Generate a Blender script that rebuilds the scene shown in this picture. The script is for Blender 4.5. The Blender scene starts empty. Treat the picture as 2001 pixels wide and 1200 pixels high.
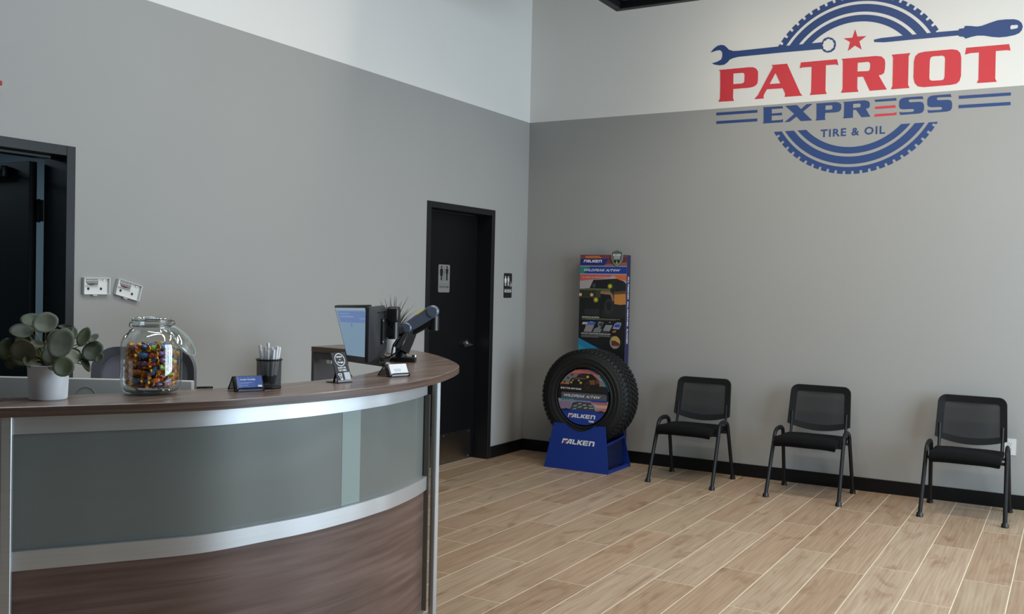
import bpy, bmesh, math, random
from mathutils import Vector, Matrix
R = math.radians
random.seed(7)
SC = bpy.context.scene
COL = SC.collection

# ------------------------------------------------------------ camera
cam = bpy.data.cameras.new('camera')
cam.sensor_width = 36.0
cam.lens = 36.0 * 1876.5 / 2001.0
cam.clip_start = 0.05
co = bpy.data.objects.new('camera', cam)
COL.objects.link(co)
_yaw, _pitch, _roll = -0.5304, -0.0224, 0.0223
_f = Vector((math.sin(_yaw)*math.cos(_pitch), math.cos(_yaw)*math.cos(_pitch), math.sin(_pitch)))
_r = Vector((math.cos(_yaw), -math.sin(_yaw), 0.0))
_u = _r.cross(_f)
_r2 = _r*math.cos(_roll) + _u*math.sin(_roll)
_u2 = -_r*math.sin(_roll) + _u*math.cos(_roll)
_m = Matrix((_r2, _u2, -_f)).transposed().to_4x4()
_m.translation = Vector((4.4199, -7.788, 1.5294))
co.matrix_world = _m
SC.camera = co

# ------------------------------------------------------------ world, lamps, exposure
w = bpy.data.worlds.new('world')
SC.world = w
w.use_nodes = True
w.node_tree.nodes['Background'].inputs[0].default_value = (0.62, 0.72, 0.85, 1)
w.node_tree.nodes['Background'].inputs[1].default_value = 0.25
SC.view_settings.view_transform = 'Standard'
SC.view_settings.look = 'None'
SC.view_settings.gamma = 1.0
SC.view_settings.use_curve_mapping = False
SC.view_settings.exposure = 0.0
SC.cycles.use_denoising = True
SC.cycles.max_bounces = 10
SC.cycles.transparent_max_bounces = 24
SC.cycles.sample_clamp_indirect = 6.0

def area(name, loc, rot, sx, sy, power, col):
    l = bpy.data.lights.new(name, 'AREA')
    l.shape = 'RECTANGLE'; l.size = sx; l.size_y = sy; l.energy = power; l.color = col
    o = bpy.data.objects.new(name, l); COL.objects.link(o)
    o.location = loc; o.rotation_euler = rot
    return o
# daylight through the shop window in the right wall, and the two rows of ceiling lamps
for yy in (-3.83, -2.5, -1.17):
    area('window_daylight', (7.12, yy, 1.85), (0, R(90), 0), 2.6, 1.18, 96, (0.66, 0.84, 1.0))
area('ceiling_lamp_light', (3.4, -2.2, 4.45), (0, 0, 0), 3.6, 0.25, 92, (1.0, 0.90, 0.75))
area('ceiling_lamp_light', (3.9, -4.2, 4.45), (0, 0, 0), 3.6, 0.25, 52, (1.0, 0.90, 0.75))
area('ceiling_lamp_light', (2.0, -5.6, 4.45), (0, 0, 0), 0.3, 2.4, 42, (0.66, 0.84, 1.0))
area('back_room_light', (-1.9, -5.2, 2.5), (0, 0, 0), 0.6, 0.6, 14, (0.66, 0.86, 1.0))

# ------------------------------------------------------------ materials
def lin(c):
    out = []
    for v in c:
        v = v/255.0
        out.append(v/12.92 if v <= 0.04045 else ((v+0.055)/1.055)**2.4)
    return tuple(out) + (1.0,)
MATS = {}
def mat(name, col, rough=0.5, metal=0.0, spec=0.5, noise=0.0, nscale=(20, 20, 20), bump=0.0, bscale=200, emit=None, coat=0.0, trans=0.0):
    if name in MATS: return MATS[name]
    m = bpy.data.materials.new(name); m.use_nodes = True
    nt = m.node_tree; b = nt.nodes['Principled BSDF']
    b.inputs['Base Color'].default_value = lin(col)
    b.inputs['Roughness'].default_value = rough
    b.inputs['Metallic'].default_value = metal
    b.inputs['Specular IOR Level'].default_value = spec
    b.inputs['Coat Weight'].default_value = coat
    b.inputs['Transmission Weight'].default_value = trans
    tc = nt.nodes.new('ShaderNodeTexCoord')
    if noise:
        mp = nt.nodes.new('ShaderNodeMapping'); mp.inputs['Scale'].default_value = nscale
        nz = nt.nodes.new('ShaderNodeTexNoise'); nz.inputs['Scale'].default_value = 1.0; nz.inputs['Detail'].default_value = 6
        mr = nt.nodes.new('ShaderNodeMapRange'); mr.inputs[1].default_value = 0.3; mr.inputs[2].default_value = 0.7
        mr.inputs[3].default_value = 1-noise; mr.inputs[4].default_value = 1+noise
        mx = nt.nodes.new('ShaderNodeVectorMath'); mx.operation = 'SCALE'
        mx.inputs[0].default_value = lin(col)[:3]
        nt.links.new(tc.outputs['Object'], mp.inputs[0]); nt.links.new(mp.outputs[0], nz.inputs['Vector'])
        nt.links.new(nz.outputs[0], mr.inputs[0]); nt.links.new(mr.outputs[0], mx.inputs['Scale'])
        nt.links.new(mx.outputs[0], b.inputs['Base Color'])
    if bump:
        nz2 = nt.nodes.new('ShaderNodeTexNoise'); nz2.inputs['Scale'].default_value = bscale
        bp = nt.nodes.new('ShaderNodeBump'); bp.inputs['Strength'].default_value = bump; bp.inputs['Distance'].default_value = 0.002
        nt.links.new(tc.outputs['Object'], nz2.inputs['Vector'])
        nt.links.new(nz2.outputs[0], bp.inputs['Height']); nt.links.new(bp.outputs[0], b.inputs['Normal'])
    if emit:
        b.inputs['Emission Color'].default_value = lin(emit[0]); b.inputs['Emission Strength'].default_value = emit[1]
    MATS[name] = m
    return m
def wood_mat(name, dark, mid, light, scale, rough=0.4, rnd=False, knots=False, spec=0.5):
    m = bpy.data.materials.new(name); m.use_nodes = True; MATS[name] = m
    nt = m.node_tree; b = nt.nodes['Principled BSDF']; L = nt.links.new
    b.inputs['Roughness'].default_value = rough; b.inputs['Specular IOR Level'].default_value = spec
    tc = nt.nodes.new('ShaderNodeTexCoord'); src = tc.outputs['Object']
    if rnd:
        oi = nt.nodes.new('ShaderNodeObjectInfo')
        sc = nt.nodes.new('ShaderNodeMath'); sc.operation = 'MULTIPLY'; sc.inputs[1].default_value = 137.0
        ad = nt.nodes.new('ShaderNodeVectorMath'); ad.operation = 'ADD'
        L(oi.outputs['Random'], sc.inputs[0]); L(src, ad.inputs[0]); L(sc.outputs[0], ad.inputs[1]); src = ad.outputs[0]
    mp = nt.nodes.new('ShaderNodeMapping'); mp.inputs['Scale'].default_value = scale; L(src, mp.inputs[0])
    n1 = nt.nodes.new('ShaderNodeTexNoise'); n1.inputs['Scale'].default_value = 1.0; n1.inputs['Detail'].default_value = 8
    n1.inputs['Distortion'].default_value = 0.6; L(mp.outputs[0], n1.inputs['Vector'])
    r = nt.nodes.new('ShaderNodeValToRGB'); e = r.color_ramp.elements
    e[0].position = 0.30; e[0].color = lin(dark); e[1].position = 0.72; e[1].color = lin(light)
    k = e.new(0.5); k.color = lin(mid); L(n1.outputs[0], r.inputs[0])
    out = r.outputs[0]
    if rnd:
        hs = nt.nodes.new('ShaderNodeMix'); hs.data_type = 'RGBA'; hs.blend_type = 'MULTIPLY'; hs.inputs[0].default_value = 1.0
        cr = nt.nodes.new('ShaderNodeValToRGB'); ce = cr.color_ramp.elements
        ce[0].position = 0.0; ce[0].color = (0.84, 0.78, 0.72, 1); ce[1].position = 1.0; ce[1].color = (1.06, 1.06, 1.06, 1)
        c2 = ce.new(0.35); c2.color = (0.98, 0.92, 0.87, 1); c3 = ce.new(0.65); c3.color = (0.95, 0.96, 0.92, 1)
        L(oi.outputs['Random'], cr.inputs[0]); L(out, hs.inputs[6]); L(cr.outputs[0], hs.inputs[7]); out = hs.outputs[2]
    if knots:
        mk = nt.nodes.new('ShaderNodeMapping'); mk.inputs['Scale'].default_value = (5.0, 1.7, 1.0); L(src, mk.inputs[0])
        nk = nt.nodes.new('ShaderNodeTexNoise'); nk.inputs['Scale'].default_value = 1.3; nk.inputs['Detail'].default_value = 3; nk.inputs['Distortion'].default_value = 1.2
        L(mk.outputs[0], nk.inputs['Vector'])
        rk = nt.nodes.new('ShaderNodeMapRange'); rk.inputs[1].default_value = 0.57; rk.inputs[2].default_value = 0.74; rk.inputs[3].default_value = 0; rk.inputs[4].default_value = 0.65
        L(nk.outputs[0], rk.inputs[0])
        xk = nt.nodes.new('ShaderNodeMix'); xk.data_type = 'RGBA'; xk.inputs[7].default_value = lin((133, 98, 70))
        L(rk.outputs[0], xk.inputs[0]); L(out, xk.inputs[6]); out = xk.outputs[2]
        # long cathedral grain lines
        wv = nt.nodes.new('ShaderNodeTexWave'); wv.wave_type = 'BANDS'; wv.bands_direction = 'X'; wv.inputs['Scale'].default_value = 2.0
        wv.inputs['Distortion'].default_value = 9.0; wv.inputs['Detail'].default_value = 2.0; wv.inputs['Detail Scale'].default_value = 0.35
        mw = nt.nodes.new('ShaderNodeMapping'); mw.inputs['Scale'].default_value = (7.0, 1.1, 1.0); L(src, mw.inputs[0]); L(mw.outputs[0], wv.inputs['Vector'])
        rw = nt.nodes.new('ShaderNodeMapRange'); rw.inputs[3].default_value = 0.93; rw.inputs[4].default_value = 1.03; L(wv.outputs[1], rw.inputs[0])
        sw = nt.nodes.new('ShaderNodeVectorMath'); sw.operation = 'SCALE'; L(out, sw.inputs[0]); L(rw.outputs[0], sw.inputs['Scale']); out = sw.outputs[0]
    L(out, b.inputs['Base Color'])
    bp = nt.nodes.new('ShaderNodeBump'); bp.inputs['Strength'].default_value = 0.06; bp.inputs['Distance'].default_value = 0.002
    L(n1.outputs[0], bp.inputs['Height']); L(bp.outputs[0], b.inputs['Normal'])
    return m
def thin_glass(name, tint=(0.93, 0.97, 0.96), rough=0.02, ior=1.5):
    m = bpy.data.materials.new(name); m.use_nodes = True; nt = m.node_tree; L = nt.links.new
    nt.nodes.remove(nt.nodes['Principled BSDF'])
    t = nt.nodes.new('ShaderNodeBsdfTransparent'); t.inputs[0].default_value = (*tint, 1)
    g = nt.nodes.new('ShaderNodeBsdfGlossy'); g.inputs['Roughness'].default_value = rough; g.inputs[0].default_value = (1, 1, 1, 1)
    lw = nt.nodes.new('ShaderNodeLayerWeight'); lw.inputs[0].default_value = 0.35
    mr = nt.nodes.new('ShaderNodeMapRange'); mr.inputs[3].default_value = 0.032; mr.inputs[4].default_value = 0.55
    mx = nt.nodes.new('ShaderNodeMixShader')
    L(lw.outputs['Facing'], mr.inputs[0]); L(mr.outputs[0], mx.inputs[0]); L(t.outputs[0], mx.inputs[1]); L(g.outputs[0], mx.inputs[2])
    L(mx.outputs[0], nt.nodes['Material Output'].inputs[0])
    return m
def mesh_fabric(name, col, opacity):
    m = bpy.data.materials.new(name); m.use_nodes = True; nt = m.node_tree; L = nt.links.new
    b = nt.nodes['Principled BSDF']; b.inputs['Base Color'].default_value = lin(col); b.inputs['Roughness'].default_value = 0.7
    t = nt.nodes.new('ShaderNodeBsdfTransparent'); mx = nt.nodes.new('ShaderNodeMixShader'); mx.inputs[0].default_value = opacity
    L(t.outputs[0], mx.inputs[1]); L(b.outputs[0], mx.inputs[2]); L(mx.outputs[0], nt.nodes['Material Output'].inputs[0])
    return m

M_GREY = mat('wall_grey_paint', (159, 157, 153), 0.75, noise=0.012, nscale=(1.5, 1.5, 1.5), bump=0.05, bscale=260)
M_WHITE = mat('wall_white_paint', (226, 223, 217), 0.75, noise=0.01, nscale=(1.5, 1.5, 1.5), bump=0.05, bscale=260)
M_BLACK = mat('black_painted_wood', (9, 9, 10), 0.5, spec=0.25, noise=0.1, nscale=(3, 3, 1))
M_FRAME = mat('dark_steel_frame', (22, 23, 25), 0.45, spec=0.35, noise=0.06, nscale=(4, 4, 4))
M_BASE = mat('black_vinyl', (11, 11, 12), 0.5, spec=0.3)
M_GROUT = mat('pale_grout', (224, 211, 188), 0.9, noise=0.05, nscale=(30, 30, 30))
M_TILE = wood_mat('wood_look_tile', (164, 139, 116), (176, 153, 130), (186, 165, 143), (42, 2.4, 2), 0.42, rnd=True, knots=True, spec=0.4)
M_DARKW = mat('unseen_wall_dark', (70, 68, 66), 0.8)  # unseen walls, darkened to cut light bounced onto the desk front
M_CEIL = mat('ceiling_paint', (120, 120, 118), 0.9, noise=0.05)
M_TOP = wood_mat('walnut_laminate_top', (92, 74, 66), (116, 97, 88), (136, 118, 108), (30, 2.0, 30), 0.28)
M_EDGE = wood_mat('walnut_edge_band', (66, 50, 42), (92, 72, 62), (112, 92, 82), (2.0, 2.0, 90), 0.35)
M_PANEL = wood_mat('walnut_laminate_panel', (84, 64, 56), (104, 82, 74), (120, 98, 90), (1.6, 1.6, 34), 0.38)
M_ALU = mat('satin_aluminium', (206, 209, 212), 0.40, metal=0.82, noise=0.03, nscale=(3, 3, 120))
M_ALUD = mat('bronze_aluminium', (104, 102, 97), 0.45, metal=0.5)
M_FROST = mat('frosted_glass', (126, 131, 127), 0.32, spec=0.5, noise=0.03, nscale=(1.2, 1.2, 1.2), coat=0.25, trans=0.25)
M_DKLAM = mat('dark_grey_laminate', (74, 70, 70), 0.5, noise=0.08, nscale=(2, 2, 30))
M_LTLAM = mat('light_grey_laminate', (150, 155, 152), 0.5, noise=0.03, nscale=(3, 3, 3))
M_PLAST = mat('black_plastic', (14, 14, 16), 0.42, spec=0.4, noise=0.05)
M_PLASTG = mat('charcoal_plastic', (44, 46, 50), 0.36, noise=0.05)
M_STEEL = mat('brushed_steel', (200, 200, 200), 0.28, metal=1.0, noise=0.04, nscale=(2, 200, 2))
M_CHROME = mat('chrome', (225, 225, 228), 0.12, metal=1.0)
M_WPLAST = mat('white_plastic', (222, 221, 216), 0.45)
M_RED = mat('red_vinyl_print', (205, 52, 62), 0.55)
M_BLUE = mat('navy_vinyl_print', (36, 66, 120), 0.55)

# ------------------------------------------------------------ mesh helpers
def link(name, me, m=None, parent=None):
    o = bpy.data.objects.new(name, me); COL.objects.link(o)
    if m is not None:
        for x in (m if isinstance(m, (list, tuple)) else [m]): me.materials.append(x)
    if parent is not None: o.parent = parent
    return o
def obj(name, bm, m, parent=None, smooth=True, bevel=0.0, seg=2, angle=35):
    if bevel:
        es = [e for e in bm.edges if len(e.link_faces) == 2 and e.calc_face_angle(0) > R(30)]
        bmesh.ops.bevel(bm, geom=es, offset=bevel, segments=seg, affect='EDGES', profile=0.5, clamp_overlap=True)
    bmesh.ops.recalc_face_normals(bm, faces=bm.faces)
    for f in bm.faces: f.smooth = smooth
    if smooth:
        for e in bm.edges:
            if len(e.link_faces) == 2 and e.calc_face_angle(0) > R(angle): e.smooth = False
    me = bpy.data.meshes.new(name); bm.to_mesh(me); bm.free()
    return link(name, me, m, parent)
def tag(o, label=None, cat=None, group=None, kind=None):
    if label: o['label'] = label
    if cat: o['category'] = cat
    if group: o['group'] = group
    if kind: o['kind'] = kind
    return o
def thing(name, label, cat, loc=(0, 0, 0), rz=0.0, group=None):
    o = bpy.data.objects.new(name, None); COL.objects.link(o)
    o.location = loc; o.rotation_euler = (0, 0, rz); o.empty_display_size = 0.1
    return tag(o, label, cat, group)
def copy_tree(o, parent=None):
    c = o.copy(); COL.objects.link(c)
    if parent is not None: c.parent = parent
    for ch in list(o.children): copy_tree(ch, c)
    return c
def box(bm, c, s, rot=None, mi=0):
    r = bmesh.ops.create_cube(bm, size=1.0)
    mtx = Matrix.Translation(Vector(c)) @ (rot.to_4x4() if rot is not None else Matrix()) @ Matrix.Diagonal((s[0], s[1], s[2], 1))
    bmesh.ops.transform(bm, matrix=mtx, verts=r['verts'])
    for v in r['verts']:
        for f in v.link_faces: f.material_index = mi
    return r['verts']
def bx(x0, x1, y0, y1, z0, z1, bm=None, mi=0):
    bm = bm or bmesh.new()
    box(bm, ((x0+x1)/2, (y0+y1)/2, (z0+z1)/2), (abs(x1-x0), abs(y1-y0), abs(z1-z0)), None, mi)
    return bm
def catmull(P, n=8, closed=False):
    P = [Vector(p) for p in P]; out = []
    N = len(P)
    for i in range(N if closed else N-1):
        if closed: a, b, c, d = P[(i-1) % N], P[i], P[(i+1) % N], P[(i+2) % N]
        else: a, b, c, d = P[max(i-1, 0)], P[i], P[i+1], P[min(i+2, N-1)]
        for k in range(n):
            t = k/n
            out.append(0.5*((2*b)+(-a+c)*t+(2*a-5*b+4*c-d)*t*t+(-a+3*b-3*c+d)*t**3))
    if not closed: out.append(P[-1])
    return out
def tube(bm, pts, r, n=8, cap=True, sx=1.0, up=None):
    pts = [Vector(p) for p in pts]; rings = []
    rad = r if isinstance(r, (list, tuple)) else [r]*len(pts)
    prev = None
    for i, p in enumerate(pts):
        t = (pts[min(i+1, len(pts)-1)]-pts[max(i-1, 0)]).normalized()
        if up is not None: a = Vector(up)
        elif prev is None: a = Vector((0, 0, 1)) if abs(t.z) < 0.9 else Vector((1, 0, 0))
        else: a = prev
        u = (a-t*a.dot(t))
        if u.length < 1e-6: u = t.orthogonal()
        u.normalize(); v = t.cross(u); prev = u
        rings.append([bm.verts.new(p+(u*math.cos(2*math.pi*k/n)*sx+v*math.sin(2*math.pi*k/n))*rad[i]) for k in range(n)])
    for a, b in zip(rings, rings[1:]):
        for k in range(n): bm.faces.new((a[k], a[(k+1) % n], b[(k+1) % n], b[k]))
    if cap:
        bm.faces.new(rings[0][::-1]); bm.faces.new(rings[-1])
    return bm
def lathe(bm, prof, n=32, c=(0, 0, 0), M=None):
    """prof: (radius, height) list turned about z (then moved by matrix M)"""
    rings = []; nv = []
    for r, z in prof:
        if r < 1e-6: ring = [bm.verts.new((0, 0, z))]
        else: ring = [bm.verts.new((r*math.cos(2*math.pi*k/n), r*math.sin(2*math.pi*k/n), z)) for k in range(n)]
        rings.append(ring); nv += ring
    for a, b in zip(rings, rings[1:]):
        for k in range(n):
            if len(a) == 1 and len(b) == 1: continue
            if len(a) == 1: bm.faces.new((a[0], b[k], b[(k+1) % n]))
            elif len(b) == 1: bm.faces.new((a[k], a[(k+1) % n], b[0]))
            else: bm.faces.new((a[k], a[(k+1) % n], b[(k+1) % n], b[k]))
    X = Matrix.Translation(Vector(c)) @ (M or Matrix())
    bmesh.ops.transform(bm, matrix=X, verts=nv)
    return nv
def loft(bm, loops, close=True, cap=False):
    rr = [[bm.verts.new(p) for p in lp] for lp in loops]
    n = len(rr[0])
    for a, b in zip(rr, rr[1:]):
        for k in range(n if close else n-1): bm.faces.new((a[k], a[(k+1) % n], b[(k+1) % n], b[k]))
    if cap: bm.faces.new(rr[0][::-1]); bm.faces.new(rr[-1])
    return rr
def prism(bm, poly, z0, z1):
    lo = [bm.verts.new((p[0], p[1], z0)) for p in poly]; hi = [bm.verts.new((p[0], p[1], z1)) for p in poly]
    n = len(poly); vs = lo+hi
    fs = [bm.faces.new(lo[::-1]), bm.faces.new(hi)]
    for k in range(n): fs.append(bm.faces.new((lo[k], lo[(k+1) % n], hi[(k+1) % n], hi[k])))
    return vs
def shape_mesh(name, loops, extrude=0.0005):
    """filled 2-D outline (holes allowed) in x,y with thickness along z"""
    cu = bpy.data.curves.new(name, 'CURVE'); cu.dimensions = '2D'; cu.fill_mode = 'BOTH'; cu.extrude = extrude
    for lp in loops:
        s = cu.splines.new('POLY'); s.points.add(len(lp)-1)
        for p, q in zip(s.points, lp): p.co = (q[0], q[1], 0, 1)
        s.use_cyclic_u = True
    t = bpy.data.objects.new(name, cu); me = bpy.data.meshes.new_from_object(t)
    bpy.data.objects.remove(t); bpy.data.curves.remove(cu)
    me.name = name
    return me
def text_mesh(name, body, size, extrude=0.0003, bold=0.0, shear=0.0, align='LEFT', spacing=1.0):
    cu = bpy.data.curves.new(name, 'FONT'); cu.body = body; cu.size = size; cu.extrude = extrude; cu.offset = bold; cu.shear = shear
    cu.align_x = align; cu.space_character = spacing; cu.resolution_u = 2
    t = bpy.data.objects.new(name, cu); me = bpy.data.meshes.new_from_object(t)
    bpy.data.objects.remove(t); bpy.data.curves.remove(cu)
    me.name = name
    return me
FRONT = Matrix(((1, 0, 0, 0), (0, 0, -1, 0), (0, 1, 0, 0), (0, 0, 0, 1)))      # drawing plane x,y -> world x,z facing -y
EAST = Matrix(((0, 0, 1, 0), (1, 0, 0, 0), (0, 1, 0, 0), (0, 0, 0, 1)))         # drawing plane x,y -> world y,z facing +x
def put(me, M): me.transform(M); return me
def struct(name, bm, m, parent=None, **k):
    o = obj(name, bm, m, parent, **k)
    if parent is None: o['kind'] = 'structure'
    return o
LOGO = [
('letter_p','red',[[(1.801, 3.362), (2.059, 3.361), (2.091, 3.357), (2.115, 3.343), (2.129, 3.321), (2.131, 3.297), (2.131, 3.245), (2.127, 3.222), (2.111, 3.205), (2.085, 3.196), (2.053, 3.193), (1.927, 3.194), (1.927, 3.121), (1.936, 3.095), (1.803, 3.098), (1.816, 3.125), (1.815, 3.252), (1.812, 3.348)], [(1.925, 3.322), (2.005, 3.32), (2.015, 3.314), (2.019, 3.302), (2.019, 3.255), (2.015, 3.24), (1.999, 3.233), (1.926, 3.234)]]),
('letter_a','red',[[(2.238, 3.361), (2.364, 3.36), (2.477, 3.113), (2.494, 3.094), (2.351, 3.095), (2.356, 3.115), (2.35, 3.134), (2.334, 3.166), (2.207, 3.168), (2.189, 3.137), (2.18, 3.114), (2.185, 3.096), (2.106, 3.096), (2.135, 3.128), (2.251, 3.346)], [(2.273, 3.294), (2.314, 3.207), (2.228, 3.209)]]),
('letter_t','red',[[(2.474, 3.359), (2.753, 3.357), (2.764, 3.309), (2.741, 3.317), (2.669, 3.318), (2.671, 3.118), (2.682, 3.092), (2.55, 3.094), (2.56, 3.117), (2.559, 3.316), (2.489, 3.318), (2.465, 3.314)]]),
('letter_r','red',[[(2.787, 3.356), (3.042, 3.353), (3.082, 3.345), (3.105, 3.322), (3.111, 3.296), (3.11, 3.248), (3.105, 3.218), (3.089, 3.206), (3.066, 3.203), (3.128, 3.09), (3.004, 3.09), (2.952, 3.203), (2.91, 3.204), (2.911, 3.115), (2.921, 3.089), (2.79, 3.092), (2.801, 3.121), (2.797, 3.341)], [(2.909, 3.314), (2.985, 3.314), (2.998, 3.307), (3.002, 3.293), (3.001, 3.259), (2.994, 3.244), (2.98, 3.243), (2.909, 3.247)]]),
('letter_i','red',[[(3.156, 3.351), (3.288, 3.35), (3.277, 3.327), (3.279, 3.111), (3.291, 3.088), (3.158, 3.088), (3.168, 3.114), (3.166, 3.328)]]),
('letter_o','red',[[(3.39, 3.35), (3.577, 3.348), (3.613, 3.338), (3.633, 3.314), (3.64, 3.28), (3.642, 3.146), (3.633, 3.11), (3.612, 3.091), (3.572, 3.086), (3.388, 3.085), (3.347, 3.095), (3.325, 3.121), (3.315, 3.162), (3.315, 3.283), (3.323, 3.322), (3.346, 3.343)], [(3.443, 3.309), (3.511, 3.308), (3.526, 3.3), (3.531, 3.283), (3.531, 3.149), (3.524, 3.129), (3.507, 3.126), (3.446, 3.128), (3.431, 3.135), (3.426, 3.152), (3.426, 3.279), (3.43, 3.3)]]),
('letter_t','red',[[(3.671, 3.349), (3.952, 3.346), (3.962, 3.298), (3.938, 3.304), (3.867, 3.305), (3.869, 3.106), (3.88, 3.082), (3.749, 3.084), (3.759, 3.108), (3.757, 3.306), (3.698, 3.307), (3.664, 3.3)]]),
('letter_e','blue',[[(2.179, 3.025), (2.338, 3.022), (2.342, 3.003), (2.32, 3.005), (2.251, 3.005), (2.252, 2.969), (2.334, 2.97), (2.336, 2.95), (2.252, 2.952), (2.253, 2.912), (2.328, 2.912), (2.346, 2.916), (2.343, 2.893), (2.181, 2.893), (2.187, 2.909), (2.185, 3.013)]]),
('letter_x','blue',[[(2.36, 3.022), (2.452, 3.023), (2.485, 2.988), (2.528, 3.023), (2.575, 3.023), (2.502, 2.967), (2.576, 2.892), (2.486, 2.892), (2.451, 2.931), (2.4, 2.894), (2.358, 2.892), (2.433, 2.953)]]),
('letter_p','blue',[[(2.602, 3.023), (2.751, 3.023), (2.778, 3.017), (2.794, 3.002), (2.796, 2.982), (2.794, 2.962), (2.78, 2.947), (2.757, 2.943), (2.675, 2.944), (2.673, 2.903), (2.679, 2.89), (2.6, 2.889), (2.608, 2.903), (2.606, 3.012)], [(2.675, 3.001), (2.717, 3.002), (2.729, 2.995), (2.729, 2.973), (2.719, 2.967), (2.675, 2.967)]]),
('letter_r','blue',[[(2.811, 3.019), (2.969, 3.02), (2.996, 3.012), (3.008, 2.994), (3.007, 2.97), (2.997, 2.957), (2.979, 2.955), (3.014, 2.891), (2.949, 2.891), (2.907, 2.952), (2.885, 2.952), (2.885, 2.9), (2.889, 2.892), (2.811, 2.891), (2.817, 2.903), (2.817, 3.008)], [(2.884, 2.999), (2.932, 2.999), (2.941, 2.992), (2.94, 2.971), (2.931, 2.968), (2.884, 2.967)]]),
('letter_bar','blue',[[(3.041, 3.018), (3.198, 3.019), (3.201, 3.0), (3.178, 3.001), (3.049, 3.001)]]),
('letter_bar','red',[[(3.047, 2.964), (3.193, 2.966), (3.196, 2.946), (3.048, 2.947)]]),
('letter_bar','red',[[(3.049, 2.907), (3.181, 2.907), (3.206, 2.911), (3.202, 2.89), (3.042, 2.889)]]),
('letter_s','blue',[[(3.257, 3.018), (3.383, 3.018), (3.39, 2.996), (3.359, 2.999), (3.294, 3.001), (3.286, 2.995), (3.289, 2.983), (3.302, 2.979), (3.367, 2.978), (3.387, 2.971), (3.396, 2.949), (3.396, 2.914), (3.385, 2.896), (3.362, 2.89), (3.23, 2.889), (3.223, 2.911), (3.246, 2.907), (3.315, 2.906), (3.327, 2.911), (3.327, 2.921), (3.317, 2.928), (3.249, 2.93), (3.229, 2.936), (3.22, 2.954), (3.22, 2.993), (3.232, 3.011)]]),
('letter_s','blue',[[(3.454, 3.018), (3.576, 3.018), (3.583, 2.996), (3.553, 2.999), (3.49, 3.001), (3.482, 2.995), (3.485, 2.984), (3.497, 2.979), (3.56, 2.978), (3.58, 2.971), (3.589, 2.949), (3.588, 2.915), (3.578, 2.897), (3.556, 2.891), (3.428, 2.89), (3.42, 2.912), (3.443, 2.908), (3.51, 2.907), (3.522, 2.912), (3.522, 2.922), (3.511, 2.929), (3.446, 2.931), (3.427, 2.937), (3.418, 2.954), (3.418, 2.993), (3.43, 3.011)]]),
('stripe','blue',[[(1.787, 3.009), (2.134, 3.007), (2.135, 2.985), (1.789, 2.986)]]),
('stripe','blue',[[(1.789, 2.938), (2.135, 2.937), (2.135, 2.914), (1.791, 2.915)]]),
('stripe','blue',[[(3.632, 3.001), (3.973, 2.998), (3.974, 2.976), (3.632, 2.978)]]),
('stripe','blue',[[(3.633, 2.933), (3.973, 2.93), (3.974, 2.907), (3.633, 2.909)]]),
('star','red',[[(2.882, 3.575), (2.901, 3.517), (2.967, 3.513), (2.916, 3.478), (2.936, 3.413), (2.884, 3.449), (2.833, 3.413), (2.847, 3.48), (2.799, 3.514), (2.864, 3.512)]]),
('wrench','blue',[[(1.723, 3.514), (1.752, 3.545), (1.781, 3.564), (1.815, 3.569), (1.841, 3.562), (1.862, 3.543), (1.883, 3.521), (1.92, 3.507), (1.96, 3.505), (2.289, 3.505), (2.551, 3.502), (2.632, 3.502), (2.647, 3.528), (2.68, 3.538), (2.714, 3.525), (2.737, 3.499), (2.742, 3.468), (2.732, 3.435), (2.707, 3.418), (2.677, 3.415), (2.65, 3.427), (2.633, 3.449), (2.291, 3.454), (1.962, 3.455), (1.918, 3.449), (1.889, 3.438), (1.871, 3.418), (1.845, 3.402), (1.808, 3.4), (1.763, 3.41), (1.739, 3.423), (1.785, 3.433), (1.818, 3.448), (1.827, 3.476), (1.824, 3.509), (1.805, 3.527), (1.775, 3.526)], [(2.686, 3.524), (2.696, 3.516), (2.715, 3.51), (2.718, 3.496), (2.729, 3.48), (2.724, 3.467), (2.724, 3.45), (2.71, 3.442), (2.702, 3.431), (2.687, 3.431), (2.672, 3.428), (2.66, 3.441), (2.645, 3.448), (2.645, 3.465), (2.637, 3.479), (2.645, 3.492), (2.646, 3.509), (2.661, 3.511), (2.67, 3.522)]]),
('screwdriver','blue',[[(3.023, 3.479), (3.073, 3.486), (3.098, 3.486), (3.219, 3.487), (3.486, 3.486), (3.614, 3.483), (3.62, 3.494), (3.65, 3.494), (3.659, 3.511), (3.693, 3.506), (3.739, 3.496), (3.769, 3.498), (3.824, 3.514), (3.873, 3.526), (3.922, 3.526), (3.977, 3.521), (4.006, 3.51), (4.026, 3.49), (4.035, 3.464), (4.03, 3.438), (4.014, 3.418), (3.985, 3.407), (3.936, 3.401), (3.887, 3.401), (3.842, 3.409), (3.786, 3.425), (3.741, 3.43), (3.7, 3.425), (3.665, 3.416), (3.651, 3.431), (3.623, 3.437), (3.613, 3.446), (3.487, 3.447), (3.301, 3.45), (3.099, 3.451), (3.026, 3.461)], [(3.961, 3.48), (4.0, 3.478), (4.005, 3.471), (4.003, 3.457), (3.996, 3.453), (3.962, 3.45), (3.955, 3.457), (3.957, 3.475)]]),
]

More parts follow.
